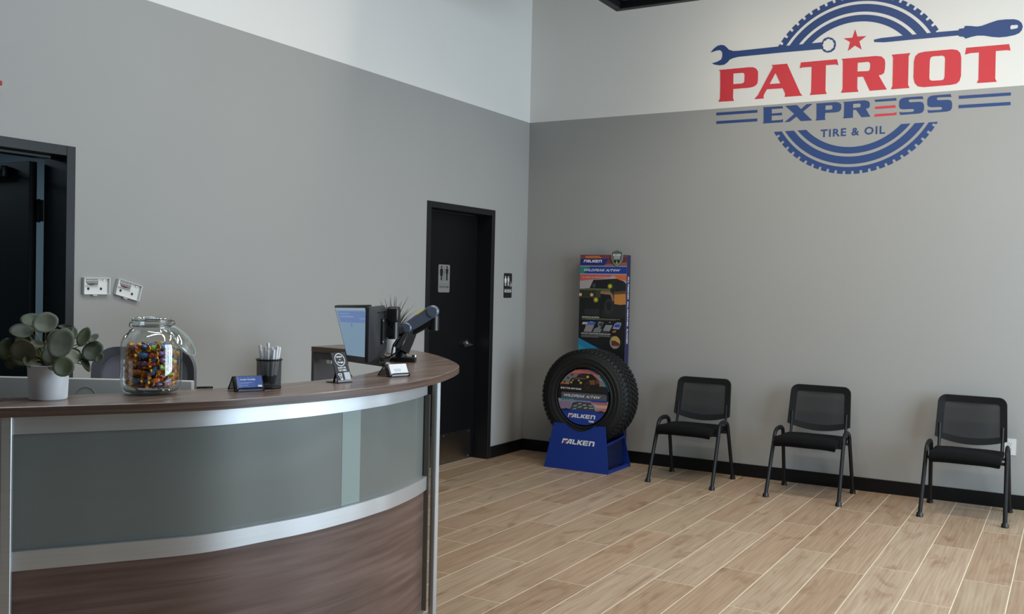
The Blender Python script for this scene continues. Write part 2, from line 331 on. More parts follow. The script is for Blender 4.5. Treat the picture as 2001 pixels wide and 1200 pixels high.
# ============================================================ the room
HP = 3.042      # height of the paint line
TOP = 4.6
WT = 0.175      # wall thickness
bm = bmesh.new()
def wall_piece(y0, y1, z0, z1):
    if z0 < HP: bx(-WT, 0, y0, y1, z0, min(z1, HP), bm, 0)
    if z1 > HP: bx(-WT, 0, y0, y1, max(z0, HP), z1, bm, 1)
wall_piece(-12, -5.71, 0, TOP); wall_piece(-5.71, -4.69, 2.184, TOP); wall_piece(-4.69, -1.607, 0, TOP)
wall_piece(-1.607, -0.590, 2.184, TOP); wall_piece(-0.590, 0.0, 0, TOP)
struct('wall_left', bm, [M_GREY, M_WHITE], smooth=False)
bm = bmesh.new()
bx(-WT, 7.4, 0, 0.2, 0, HP, bm, 0); bx(-WT, 7.4, 0, 0.2, HP, TOP, bm, 1)
struct('wall_back', bm, [M_GREY, M_WHITE], smooth=False)
# right wall with the shop window, front wall, ceiling
bm = bmesh.new()
bx(7.2, 7.4, -12, -4.5, 0, TOP, bm, 0); bx(7.2, 7.4, -0.5, 0, 0, TOP, bm, 0); bx(7.2, 7.4, -4.5, -0.5, 0, 0.45, bm, 0); bx(7.2, 7.4, -4.5, -0.5, 3.25, TOP, bm, 1)
struct('wall_right', bm, [M_DARKW, M_WHITE], smooth=False)
bm = bmesh.new(); bx(-WT, 7.4, -12.2, -12, 0, HP, bm, 0); bx(-WT, 7.4, -12.2, -12, HP, TOP, bm, 1)
struct('wall_front', bm, [M_DARKW, M_DARKW], smooth=False)
bm = bmesh.new(); bx(-WT, 7.4, -12.2, 0.2, TOP, TOP+0.1, bm)
struct('ceiling', bm, M_CEIL, smooth=False)
bm = bmesh.new()
for k in range(4): bx(7.2, 7.3, -4.5+k*4/3-0.03, -4.5+k*4/3+0.03, 0.45, 3.25, bm)
bx(7.2, 7.3, -4.5, -0.5, 0.45, 0.52, bm); bx(7.2, 7.3, -4.5, -0.5, 3.18, 3.25, bm)
struct('window_1', bm, M_FRAME, smooth=False)

# floor: grout bed with long wood-look tiles, each its own piece
bm = bmesh.new(); bx(-WT, 7.4, -12.2, 0.2, -0.1, -0.0007, bm)
floor = struct('floor', bm, M_GROUT, smooth=False)
TW, TL, TX0 = 0.2320, 1.245, 1.8529
GAP = 0.0046
offs = {-8: -0.35, -7: -0.978, -6: -0.42, -5: -0.87, -4: -0.316, -3: -0.552, -2: -1.105, -1: -0.695, 0: -0.105, 1: -0.878, 2: -0.385,
        3: -0.560, 4: -0.143, 5: -0.760, 6: -1.080, 7: -0.887, 8: -0.170, 9: -0.855}
def tile_mesh(wd, ln):
    b = bmesh.new(); box(b, (0, 0, -0.004), (wd, ln, 0.008))
    top = [e for e in b.edges if all(v.co.z > -0.001 for v in e.verts)]
    bmesh.ops.bevel(b, geom=top, offset=0.0008, segments=1, affect='EDGES')
    for f in b.faces: f.smooth = False
    me = bpy.data.meshes.new('floor_tile'); b.to_mesh(me); b.free(); me.materials.append(M_TILE)
    return me
full = tile_mesh(TW-GAP, TL-GAP)
for k in range(-8, 18):
    x0 = max(TX0+k*TW, 0.0); x1 = TX0+(k+1)*TW
    o0 = offs.get(k, -random.uniform(0, TL))
    y = o0 + TL
    while y > -7.3:
        ya, yb = y-TL, min(y, 0.0)
        if yb - ya > 0.02:
            whole = abs((yb-ya)-TL) < 1e-6 and abs(x1-x0-TW) < 1e-6
            me = full if whole else tile_mesh(x1-x0-GAP, yb-ya-GAP)
            t = bpy.data.objects.new('floor_tile', me); COL.objects.link(t); t.parent = floor
            t.location = ((x0+x1)/2, (ya+yb)/2, 0)
        y -= TL

t = bpy.data.objects.new('floor_tile', tile_mesh(.137, .910)); COL.objects.link(t); t.parent = floor; t.location = (-.0705, -1.098, 0)

# baseboards
BT, BH = 0.012, 0.103
bm = bmesh.new(); bx(0, BT, -0.590, 0, 0.0005, BH, bm); bx(0, BT, -4.69, -1.607, 0.0005, BH, bm)
struct('baseboard_left', bm, M_BASE, bevel=0.002, seg=1)
bm = bmesh.new(); bx(BT, 7.2, -BT, 0, 0.0005, BH, bm)
struct('baseboard_back', bm, M_BASE, bevel=0.002, seg=1)

# door frames and leaves
def door_frame(y0, y1, parent):
    b = bmesh.new(); fw = 0.050
    bx(-WT, 0.010, y0, y0+fw, 0.0005, 2.184, b); bx(-WT, 0.010, y1-fw, y1, 0.0005, 2.184, b); bx(-WT, 0.010, y0+fw, y1-fw, 2.134, 2.184, b)
    bx(-WT+0.02, -WT+0.03+0.015, y0+fw, y0+fw+0.012, 0.0005, 2.134, b)
    return obj('door_frame', b, M_FRAME, parent, bevel=0.0015, seg=1)
# restroom door (closed, set deep in its frame)
LX = -0.140
bm = bmesh.new(); bx(LX-0.03, LX, -1.555, -0.642, 0.008, 2.130, bm)
d2 = struct('door_2', bm, M_BLACK, bevel=0.002, seg=1)
door_frame(-1.607, -0.590, d2)
b = bmesh.new(); bx(LX, LX+0.0015, -1.53, -0.690, 0.012, 0.265, b)
kp = obj('kick_plate', b, mat('dull_steel', (150, 140, 128), 0.3, metal=1.0, noise=0.05, nscale=(2, 2, 90)), d2, smooth=False)
kp['label'] = 'dull steel kick plate along the foot of the door'
b = bmesh.new()
for yy in (-1.50, -1.1, -0.72):
    for zz in (0.03, 0.247): lathe(b, [(0.0, 0.003), (0.004, 0.0025), (0.005, 0.0)], 10, (LX+0.0015, yy, zz), Matrix.Rotation(R(90), 4, 'Y'))
obj('screws', b, M_STEEL, kp)
b = bmesh.new()
lathe(b, [(0.0, 0.016), (0.018, 0.016), (0.034, 0.010), (0.038, 0.0), ], 28, (LX, -0.774, 1.014), Matrix.Rotation(R(90), 4, 'Y'))
tube(b, [(LX+0.012, -0.774, 1.014), (LX+0.05, -0.774, 1.014), (LX+0.062, -0.79, 1.012), (LX+0.064, -0.83, 1.008), (LX+0.060, -0.885, 1.004)], [0.011, 0.011, 0.011, 0.010, 0.008], 12)
h = obj('door_handle', b, M_CHROME, d2); h['label'] = 'polished steel lever handle'
# silver plate on the door
def pict(kind):
    if kind == 'man':
        body = [(-.5, 1.9), (-.34, 2.06), (.34, 2.06), (.5, 1.9), (.5, .95), (.36, .95), (.36, 1.65), (.30, 1.65), (.30, -.55), (.04, -.55), (.04, .8), (-.04, .8), (-.04, -.55), (-.30, -.55), (-.30, 1.65), (-.36, 1.65), (-.36, .95), (-.5, .95)]
    else:
        body = [(-.36, 2.06), (.36, 2.06), (.52, 1.85), (.68, 1.0), (.55, .96), (.38, 1.6), (.34, 1.6), (.56, .45), (.26, .45), (.26, -.55), (.04, -.55), (.04, .45), (-.04, .45), (-.04, -.55), (-.26, -.55), (-.26, .45), (-.56, .45), (-.34, 1.6), (-.38, 1.6), (-.55, .96), (-.68, 1.0), (-.52, 1.85)]
    head = [(.26*math.cos(a*math.pi/8), 2.42+.28*math.sin(a*math.pi/8)) for a in range(16)]
    return [body, head]
def chair_pict():
    wheel = [(.5*math.cos(a*math.pi/10), .1+.5*math.sin(a*math.pi/10)) for a in range(20)]
    wheel2 = [(.36*math.cos(a*math.pi/10), .1+.36*math.sin(a*math.pi/10)) for a in range(20)]
    man = [(-.1, 1.3), (.05, 1.3), (.08, .75), (.55, .72), (.75, .05), (.95, .1), (.93, .22), (.82, .2), (.64, .85), (.08, .88), (.0, 1.0), (-.12, .7)]
    head = [(-.04+.15*math.cos(a*math.pi/6), 1.52+.15*math.sin(a*math.pi/6)) for a in range(12)]
    return [wheel, wheel2, man, head]
def rrect(cx, cy, wd, hg, r, n=4):
    out = []
    for sx, sy, a0 in ((1, 1, 0), (-1, 1, 90), (-1, -1, 180), (1, -1, 270)):
        for k in range(n+1):
            a = R(a0+90*k/n); out.append((cx+sx*(wd/2-r)+r*math.cos(a), cy+sy*(hg/2-r)+r*math.sin(a)))
    return out
def on_wall_left(me, x, y, z, m, parent, name, rot=0.0):
    put(me, Matrix.Translation((x, y, z)) @ EAST @ Matrix.Rotation(rot, 4, 'Z'))
    return link(name, me, m, parent)
def sc2(loops, s, dx=0, dy=0): return [[(p[0]*s+dx, p[1]*s+dy) for p in lp] for lp in loops]
M_SIGNB = mat('black_sign_acrylic', (26, 25, 24), 0.4)
M_SIGNS = mat('silver_sign', (150, 150, 148), 0.42, metal=0.35)
M_INK = mat('black_ink', (15, 15, 16), 0.5)
M_INKW = mat('white_ink', (225, 225, 222), 0.5)
def restroom_sign(name, label, x, yc, zc, wd, hg, plate, ink, wheel, inset):
    t = thing(name, label, 'sign', (x, yc, zc))
    me = shape_mesh('plate', [rrect(0, 0, wd, hg, 0.012)], 0.0015); put(me, Matrix.Translation((0.0015, 0, 0)) @ EAST); link('plate', me, plate, t)
    s = hg*0.165
    if wheel:
        on_wall_left(shape_mesh('pictogram', sc2(pict('woman'), s*.74, -.045, .012)), .0034, 0, 0, ink, t, 'woman_pictogram')
        on_wall_left(shape_mesh('pictogram', sc2(pict('man'), s*.74, .008, .012)), .0034, 0, 0, ink, t, 'man_pictogram')
        on_wall_left(shape_mesh('pictogram', sc2(chair_pict(), s*.66, .047, -.002)), .0034, 0, 0, ink, t, 'wheelchair_pictogram')
        me = shape_mesh('bar', [[(-.0195, -.008), (-.0175, -.008), (-.0175, .078), (-.0195, .078)], [(-.066, -.034), (.066, -.034), (.066, -.037), (-.066, -.037)], rrect(0, -.052, .112, .019, .003)])
        on_wall_left(me, .0034, 0, 0, ink, t, 'dividing_bar')
        on_wall_left(text_mesh('word', 'RESTROOM', 0.0165, bold=0.0006, align='CENTER'), .0042, 0, -.0578, M_SIGNB, t, 'lettering')
    else:
        on_wall_left(shape_mesh('pictogram', sc2(pict('woman'), s*.98, -.040, .005)), .0034, 0, 0, ink, t, 'woman_pictogram')
        on_wall_left(shape_mesh('pictogram', sc2(pict('man'), s*.98, .040, .005)), .0034, 0, 0, ink, t, 'man_pictogram')
        me = shape_mesh('bar', [[(-.002, -.02), (.002, -.02), (.002, .10), (-.002, .10)], [(-.074, -.045), (.074, -.045), (.074, -.047), (-.074, -.047)]])
        on_wall_left(me, .0034, 0, 0, mat('grey_ink', (70, 70, 70), .5), t, 'dividing_bar')
        on_wall_left(text_mesh('word', 'RESTROOM', 0.026, bold=0.0004, align='CENTER'), .0034, 0, -.079, mat('grey_ink', (90, 90, 90), .5), t, 'lettering')
    return t
restroom_sign('restroom_sign', 'silver restroom plate with woman and man figures on the black door', LX, -1.150, 1.575, 0.166, 0.232, M_SIGNS, M_INK, False, 0)
restroom_sign('restroom_sign', 'black restroom sign with white figures and wheelchair on the grey wall', 0.0, -0.338, 1.528, 0.140, 0.222, M_SIGNB, M_INKW, True, 0)

# open door at the left, swung into the dark room behind
bm = bmesh.new(); bx(-0.226-0.90, -0.226, -4.787, -4.745, 0.010, 2.112, bm)
d1 = struct('door_1', bm, M_BLACK, bevel=0.002, seg=1)
door_frame(-5.71, -4.69, d1)
b = bmesh.new()
for zz in (0.3, 1.08, 1.86):
    tube(b, [(-0.20, -4.752, zz-0.06), (-0.20, -4.752, zz+0.06)], 0.0085, 10)
    bx(-0.226, -0.170, -4.7555, -4.744, zz-0.055, zz+0.055, b)
obj('hinge', b, M_FRAME, d1)
b = bmesh.new(); bx(-0.70, -0.40, -4.825, -4.788, 2.035, 2.095, b); c_ = obj('door_closer', b, M_FRAME, d1, bevel=0.006)
b = bmesh.new(); tube(b, [(-0.62, -4.83, 2.10), (-0.30, -5.02, 2.115), (-0.10, -5.10, 2.125)], 0.009, 8); obj('closer_arm', b, M_PLASTG, c_)
b = bmesh.new(); bx(-0.13, -0.06, -5.66, -4.78, 2.118, 2.133, b); obj('head_stop', b, M_FRAME, d1, bevel=0.002, seg=1)
# room behind the open door
M_BACK = mat('blue_grey_paint', (150, 165, 172), 0.8)
bm = bmesh.new(); bx(-3.6, -WT, -3.7, -3.6, 0, 2.8, bm); bx(-3.7, -3.6, -7.0, -3.6, 0, 2.8, bm); bx(-3.6, -WT, -7.1, -7.0, 0, 2.8, bm); bx(-3.7, -WT, -7.1, -3.6, 2.8, 2.9, bm)
struct('wall_back_room', bm, M_BACK, smooth=False)
bm = bmesh.new(); bx(-3.7, -WT, -7.1, -3.6, -0.1, -0.0013, bm); struct('floor_back_room', bm, mat('dark_concrete', (70, 70, 70), .8), smooth=False)

# ============================================================ wall mural
mural = thing('wall_mural', 'large red and navy tire shop emblem painted high on the back wall', 'wall sign', (2.884, 0, 3.1))
YM = -0.0012
for nm, colr, loops in LOGO:
    me = shape_mesh(nm, loops, 0.0005); put(me, Matrix.Translation((0, YM, 0)) @ FRONT)
    o = link('letter' if nm.startswith('letter_') and nm != 'letter_bar' else nm, me, M_RED if colr == 'red' else M_BLUE); o.parent = mural; o.matrix_parent_inverse = Matrix.Translation((-2.884, 0, -3.1))
    if colr == 'red': o['label'] = 'red ' + {'letter_bar': 'bar of the striped letter', 'star': 'five-pointed star'}.get(nm, 'letter')
MCX, MCZ = 2.8845, 3.1491
def arc(r0, r1, zc, upper, teeth=False):
    # closed outline of a ring segment cut by the level line zc
    def ang(r, right):
        a = math.asin(max(-1, min(1, (zc(right)-MCZ)/r)))
        return a if right else math.pi-a
    def run(r, n=64, tooth=False):
        a0, a1 = ang(r, True), ang(r, False)
        if not upper: a1, a0 = (a1 - 2*math.pi) if a1 > 0 else a1, a0
        pts = []
        if tooth:
            period = 2*math.pi/68; a = a0; pts.append((MCX+r*math.cos(a), MCZ+r*math.sin(a))); s = 1 if a1 > a0 else -1
            cnt = int(abs(a1-a0)/period)
            for k in range(cnt):
                for f, rr in ((.33, r), (.36, r-.024), (.64, r-.024), (.67, r)):
                    aa = a0+s*(k+f)*period; pts.append((MCX+rr*math.cos(aa), MCZ+rr*math.sin(aa)))
                aa = a0+s*(k+1)*period; pts.append((MCX+r*math.cos(aa), MCZ+r*math.sin(aa)))
            pts.append((MCX+r*math.cos(a1), MCZ+r*math.sin(a1)))
        else:
            for k in range(n+1):
                a = a0+(a1-a0)*k/n; pts.append((MCX+r*math.cos(a), MCZ+r*math.sin(a)))
        return pts
    return run(r1, tooth=teeth) + run(r0)[::-1]
for up in (True, False):
    zc = (lambda right: 3.468 if right else 3.478) if up else (lambda right: 2.8195)
    for r0, r1, tth in ((.4835, .534, False), (.558, .616, False), (.639, .694, True)):
        me = shape_mesh('tire_band', [arc(r0, r1, zc, up, tth)], 0.0004); put(me, Matrix.Translation((0, YM+.0003, 0)) @ FRONT)
        o = link('tire_band', me, M_BLUE); o.parent = mural; o.matrix_parent_inverse = Matrix.Translation((-2.884, 0, -3.1))
me = text_mesh('tagline', 'TIRE & OIL', 0.0905, 0.0005, bold=0.0020, align='CENTER', spacing=1.16)
xs = [v.co.x for v in me.vertices]; k = 0.482/(max(xs)-min(xs)); mid = (max(xs)+min(xs))/2
put(me, Matrix.Translation((2.884, YM, 2.7555)) @ FRONT @ Matrix.Diagonal((k, 0.92, 1, 1)) @ Matrix.Translation((-mid, 0, 0)))
def islands(me):
    b0 = bmesh.new(); b0.from_mesh(me); left = set(b0.verts); out = []
    while left:
        seed = left.pop(); grp = {seed}; stack = [seed]
        while stack:
            for e in stack.pop().link_edges:
                for v in e.verts:
                    if v in left: left.discard(v); grp.add(v); stack.append(v)
        idx = {v: i for i, v in enumerate(grp)}
        m2 = bpy.data.meshes.new(me.name)
        m2.from_pydata([tuple(v.co) for v in idx], [], [[idx[v] for v in f.verts] for f in b0.faces if f.verts[0] in idx]); out.append(m2)
    b0.free(); return out
for piece in islands(me):
    o = link('small_letter', piece, M_BLUE); o.parent = mural; o.matrix_parent_inverse = Matrix.Translation((-2.884, 0, -3.1))

# ============================================================ black register hanging under the ceiling
t = thing('air_duct', 'black square duct register hanging from the ceiling by the corner', 'duct', (1.655, -1.7, 3.65))
b = bmesh.new()
bx(-.345, .345, .64, .70, 0, .12, b); bx(-.345, .345, -.70, -.64, 0, .12, b); bx(-.345, -.285, -.64, .64, 0, .12, b); bx(.285, .345, -.64, .64, 0, .12, b)
obj('frame', b, M_FRAME, t, bevel=0.004, seg=1)
b = bmesh.new(); bx(-.285, .285, -.64, .64, .05, .12, b); obj('backing', b, M_PLAST, t)
b = bmesh.new(); bx(-.235, .235, -.58, .58, .036, .0499, b); obj('inner_panel', b, mat('duct_panel', (40, 43, 42), .6), t, bevel=.004, seg=1)
b = bmesh.new(); bx(-.30, .30, -.66, .66, .12, TOP-3.65, b); obj('neck', b, M_PLAST, t)

# red fire alarm at the left edge
t = thing('fire_alarm', 'small red fire alarm high on wall above the open doorway', 'alarm', (0, -5.180, 2.425))
b = bmesh.new(); bx(0, .05, -.075, .075, -.011, .011, b); obj('body', b, mat('alarm_red', (150, 40, 45), .4), t, bevel=0.003)
b = bmesh.new(); bx(0.0, .012, -.07, .07, -.018, .018, b); obj('back_box', b, mat('alarm_dark_red', (110, 35, 40), .4), t, bevel=0.002)

# thermostat base plates
def backplate(label, y, z, rot, wire):
    t = thing('thermostat_base', label, 'thermostat', (0, y, z), 0, 'open thermostat bases on the left wall'); t.rotation_euler = (rot, 0, 0)
    b = bmesh.new()
    bx(0, .008, -.078, .078, -.044, .044, b)
    for y0, y1, z0, z1 in ((-.078, .078, .040, .044), (-.078, -.074, -.044, .040), (.072, .078, -.044, .040), (-.074, .072, -.044, -.041)): bx(.008, .021, y0, y1, z0, z1, b)
    obj('housing', b, M_WPLAST, t, bevel=0.0012, seg=1)
    b = bmesh.new(); bx(.008, .018, -.072, .012, .002, .038, b); tb = obj('terminal_block', b, M_WPLAST, t, bevel=0.001, seg=1)
    b = bmesh.new()
    for k in range(10):
        yy = -.066+k*.0075
        bx(.0175, .0186, yy, yy+.0045, .029, .036, b); bx(.0175, .0186, yy, yy+.0045, .018, .026, b)
    obj('terminal_slots', b, M_INK, tb, smooth=False)
    b = bmesh.new()
    for k in range(8):
        yy = -.060+k*.0085; tube(b, [(.018, yy, .017), (.023, yy+.001, .012), (.014, -.03+k*.004, .002)], .0016, 6)
    obj('wires', b, mat('wire_'+wire, {'dark': (60, 58, 48), 'red': (110, 60, 58)}[wire], .5), t)
    for yy, zz in ((-.045, -.014), (.03, -.014)):
        b = bmesh.new(); lathe(b, [(0, .0012), (.007, .001), (.0075, 0)], 14, (.008, yy, zz), Matrix.Rotation(R(90), 4, 'Y')); obj('screw_hole', b, M_INK, t)
    b = bmesh.new(); bx(.0, .016, -.022, .004, -.051, -.044, b); obj('latch', b, M_WPLAST, t, bevel=.001, seg=1)
    b = bmesh.new(); lathe(b, [(0, .004), (.005, .004), (.0065, 0)], 14, (.008, .045, .032), Matrix.Rotation(R(90), 4, 'Y')); obj('level_bubble', b, M_STEEL, t)
backplate('straight white thermostat base beside the open doorway, dark wires showing', -4.563, 1.478, 0.0, 'dark')
backplate('tilted white thermostat base to the right of the straight one', -4.366, 1.458, R(-14.5), 'red')

# wall outlet
t = thing('wall_outlet', 'white electrical outlet low on back wall behind the rightmost chair', 'outlet', (4.046, 0, .446))
me = shape_mesh('cover_plate', [rrect(0, 0, .074, .118, .004)], .0025); put(me, Matrix.Translation((0, -.0025, 0)) @ FRONT); link('cover_plate', me, M_WPLAST, t)
for zz in (-.02, .02):
    me = shape_mesh('socket', [rrect(0, zz, .034, .028, .010)], .0008); put(me, Matrix.Translation((0, -.0056, 0)) @ FRONT); s_ = link('socket', me, M_WPLAST, t)
    b = bmesh.new(); bx(-.008, -.006, -.0072, -.0060, zz, zz+.008, b); bx(.006, .008, -.0072, -.0060, zz+.001, zz+.008, b); bx(-.002, .002, -.0072, -.0060, zz-.010, zz-.006, b); obj('slots', b, M_INK, s_, smooth=False)

# ============================================================ reception desk
OUT = [(1.700, -6.160), (1.795, -6.020), (1.884, -5.890), (2.045, -5.640), (2.122, -5.380), (2.160, -5.200), (2.176, -4.990), (2.174, -4.850), (2.165, -4.720), (2.121, -4.500),
       (2.056, -4.309), (1.972, -4.111), (1.866, -3.925), (1.680, -3.715), (1.438, -3.490), (1.214, -3.321), (1.010, -3.225), (0.760, -3.185), (0.500, -3.190)]
INN = [(1.517, -5.966), (1.655, -5.700), (1.770, -5.420), (1.842, -5.120), (1.863, -4.900), (1.855, -4.720), (1.800, -4.500), (1.700, -4.270), (1.550, -4.030), (1.360, -3.800),
       (1.120, -3.600), (0.900, -3.500), (0.690, -3.465), (0.500, -3.457)]
outc = [Vector((p.x, p.y)) for p in catmull([(a, b, 0) for a, b in OUT], 8)]
innc = [Vector((p.x, p.y)) for p in catmull([(a, b, 0) for a, b in INN], 8)]
def inset(pts, d):
    o = []
    for i, p in enumerate(pts):
        t = (pts[min(i+1, len(pts)-1)]-pts[max(i-1, 0)]).normalized()
        o.append(p+Vector((-t.y, t.x))*d)          # left of the direction of travel = towards the sitter
    return o
def cut(pts, y0, y1): return [p for p in pts if y0 <= p.y <= y1]
ZT, ZB = 1.140, 1.109
desk = thing('reception_desk', 'curved walnut reception desk with frosted glass front and aluminium rails', 'reception desk', (1.6, -4.8, 0))
DINV = Matrix.Translation((-1.6, 4.8, 0))
def dpart(name, bm, m, label=None, parent=None, **k):
    o = obj(name, bm, m, None, **k)
    o.parent = parent or desk
    o.matrix_parent_inverse = DINV if parent is None else Matrix()
    if label: o['label'] = label
    return o
bm = bmesh.new()
poly = outc + innc[::-1]
lo = [bm.verts.new((p.x, p.y, ZB)) for p in poly]; hi = [bm.verts.new((p.x, p.y, ZT)) for p in poly]
n = len(poly)
side = []
for k in range(n):
    f = bm.faces.new((lo[k], lo[(k+1) % n], hi[(k+1) % n], hi[k])); f.material_index = 1; side.append(f)
# quad strips across the top between outer and inner curves
def resample(pts, m):
    L = [0.0]
    for a, b in zip(pts, pts[1:]): L.append(L[-1]+(b-a).length)
    o = []; j = 0
    for i in range(m):
        s = L[-1]*i/(m-1)
        while j < len(L)-2 and L[j+1] < s: j += 1
        f = (s-L[j])/max(1e-9, L[j+1]-L[j]); o.append(pts[j].lerp(pts[j+1], f))
    return o
bm.free(); bm = bmesh.new()
N = 110; oc = resample(outc, N); ic = resample(innc, N)
secs = []
for a, b_ in zip(oc, ic):
    dvec = (b_-a).normalized()*0.0025; s = []
    for p, z in ((a, ZB), (a, ZT-.0025), (a+dvec, ZT), (b_-dvec, ZT), (b_, ZT-.0025), (b_, ZB)): s.append(bm.verts.new((p.x, p.y, z)))
    secs.append(s)
for s, q in zip(secs, secs[1:]):
    for k in range(6):
        f = bm.faces.new((s[k], s[(k+1) % 6], q[(k+1) % 6], q[k])); f.material_index = 0 if k in (1, 2, 3, 5) else 1
for s in (secs[0][::-1], secs[-1]): f = bm.faces.new(s); f.material_index = 1
dpart('countertop', bm, [M_TOP, M_EDGE], 'walnut laminate transaction top with rounded end')
# the next top on the left, past the seam
bm = bmesh.new(); prism(bm, [(1.694, -6.166), (1.511, -5.972), (1.00, -6.32), (0.70, -6.55), (0.78, -6.80), (1.10, -6.60)], ZB-.002, ZT-.003)
dpart('countertop', bm, [M_EDGE], 'adjoining top beyond the mitred seam', bevel=0.002, seg=1)
def band(pts, z0, z1, d0, d1):
    """solid strip that follows the front curve, between insets d0 (front) and d1 (back)"""
    f = inset(pts, d0); g = inset(pts, d1); b = bmesh.new()
    loft(b, [[(p.x, p.y, z0), (p.x, p.y, z1), (q.x, q.y, z1), (q.x, q.y, z0)] for p, q in zip(f, g)], True, True)
    return b
FRN = cut(outc, -6.125, -4.345)
dpart('top_rail', band(FRN, 1.048, ZB-.0005, .072, .100), M_ALU, bevel=0.0015, seg=1)
dpart('middle_rail', band(FRN, .634, .693, .068, .104), M_ALU, bevel=0.0015, seg=1)
dpart('base_rail', band(FRN, .0505, .100, .068, .104), M_ALU, bevel=0.0015, seg=1)
dpart('glass_panel', band(FRN, .6935, 1.0475, .088, .094), M_FROST, 'curved frosted glass panel')
dpart('glass_backing', band(FRN, .6935, 1.0475, .118, .124), M_LTLAM, 'pale liner behind the glass')
dpart('wood_panel', band(FRN, .1005, .6335, .082, .100), M_PANEL, 'curved walnut laminate panel')
dpart('plinth', band(FRN, .0, .050, .095, .120), M_PLAST)
for s, e in ((-6.045, -6.000), (-4.395, -4.345)):
    pass
def post(p, ang, name='post', s=.040):
    b = bmesh.new(); box(b, (p[0], p[1], ZB/2), (s, s, ZB-.001), Matrix.Rotation(ang, 3, 'Z'))
    dpart(name, b, M_ALU, bevel=.002, seg=1)
post((2.018, -4.330), 0, s=.027); post((1.692, -6.088), R(49), s=.029)
b = bmesh.new(); box(b, (2.003, -4.372, (1.048+.1)/2), (.02, .018, .945), Matrix.Rotation(R(25), 3, 'Z')); dpart('side_trim', b, M_ALUD)
# inner panels, return end, work surface
b = bmesh.new()
prism(b, [(1.26, -6.40), (1.24, -6.375), (.90, -6.62), (.92, -6.65)], 0, ZB-.003); dpart('adjoining_panel', b, M_PANEL)
b = bmesh.new(); prism(b, [(1.655, -6.135), (1.64, -6.115), (1.24, -6.375), (1.26, -6.40)], 0, ZB-.003); dpart('adjoining_panel', b, M_PANEL)
b = bmesh.new(); q = [p for p in outc if -5.04 < p.y < -4.925]
f_ = inset(q, .0872); g_ = inset(q, .0879)
loft(b, [[(p.x, p.y, .694), (p.x, p.y, 1.047), (r_.x, r_.y, 1.047), (r_.x, r_.y, .694)] for p, r_ in zip(f_, g_)], True, True)
dpart('glass_strip', b, mat('pale_frosted_strip', (142, 156, 152), .35), 'paler vertical strip on the glass')
b = bmesh.new(); bx(.5, .52, -3.455, -3.225, .0, ZB-.001, b); dpart('end_panel', b, M_DKLAM)
b = bmesh.new(); bx(.52, .80, -3.452, -3.437, 1.066, ZB-.001, b); dpart('under_rail', b, M_DKLAM)
for xx in (.60, .70):
    b = bmesh.new(); bx(xx, xx+.035, -3.436, -3.395, 1.042, ZB-.001, b); dpart('bracket', b, M_STEEL, bevel=.003)
inn2 = resample(innc, 40)
b = bmesh.new(); g = inset(inn2, .50)
loft(b, [[(p.x, p.y, .70), (p.x, p.y, .73), (q.x, q.y, .73), (q.x, q.y, .70)] for p, q in list(zip(inn2, g))[:22]], True, True)
dpart('work_surface', b, M_TOP)
b = bmesh.new(); q = inset(cut(outc, -6.03, -4.36), .128)
loft(b, [[(p.x, p.y, .02), (p.x, p.y, ZB-.001), (p.x-.016, p.y, ZB-.001), (p.x-.016, p.y, .02)] for p in q], True, True)
dpart('inner_panel', b, M_LTLAM)
for px, py in ((1.44, -5.10), (1.31, -5.82)):
    b = bmesh.new(); bx(px-.025, px+.025, py-.025, py+.025, 0, .70, b); dpart('leg', b, M_ALU)

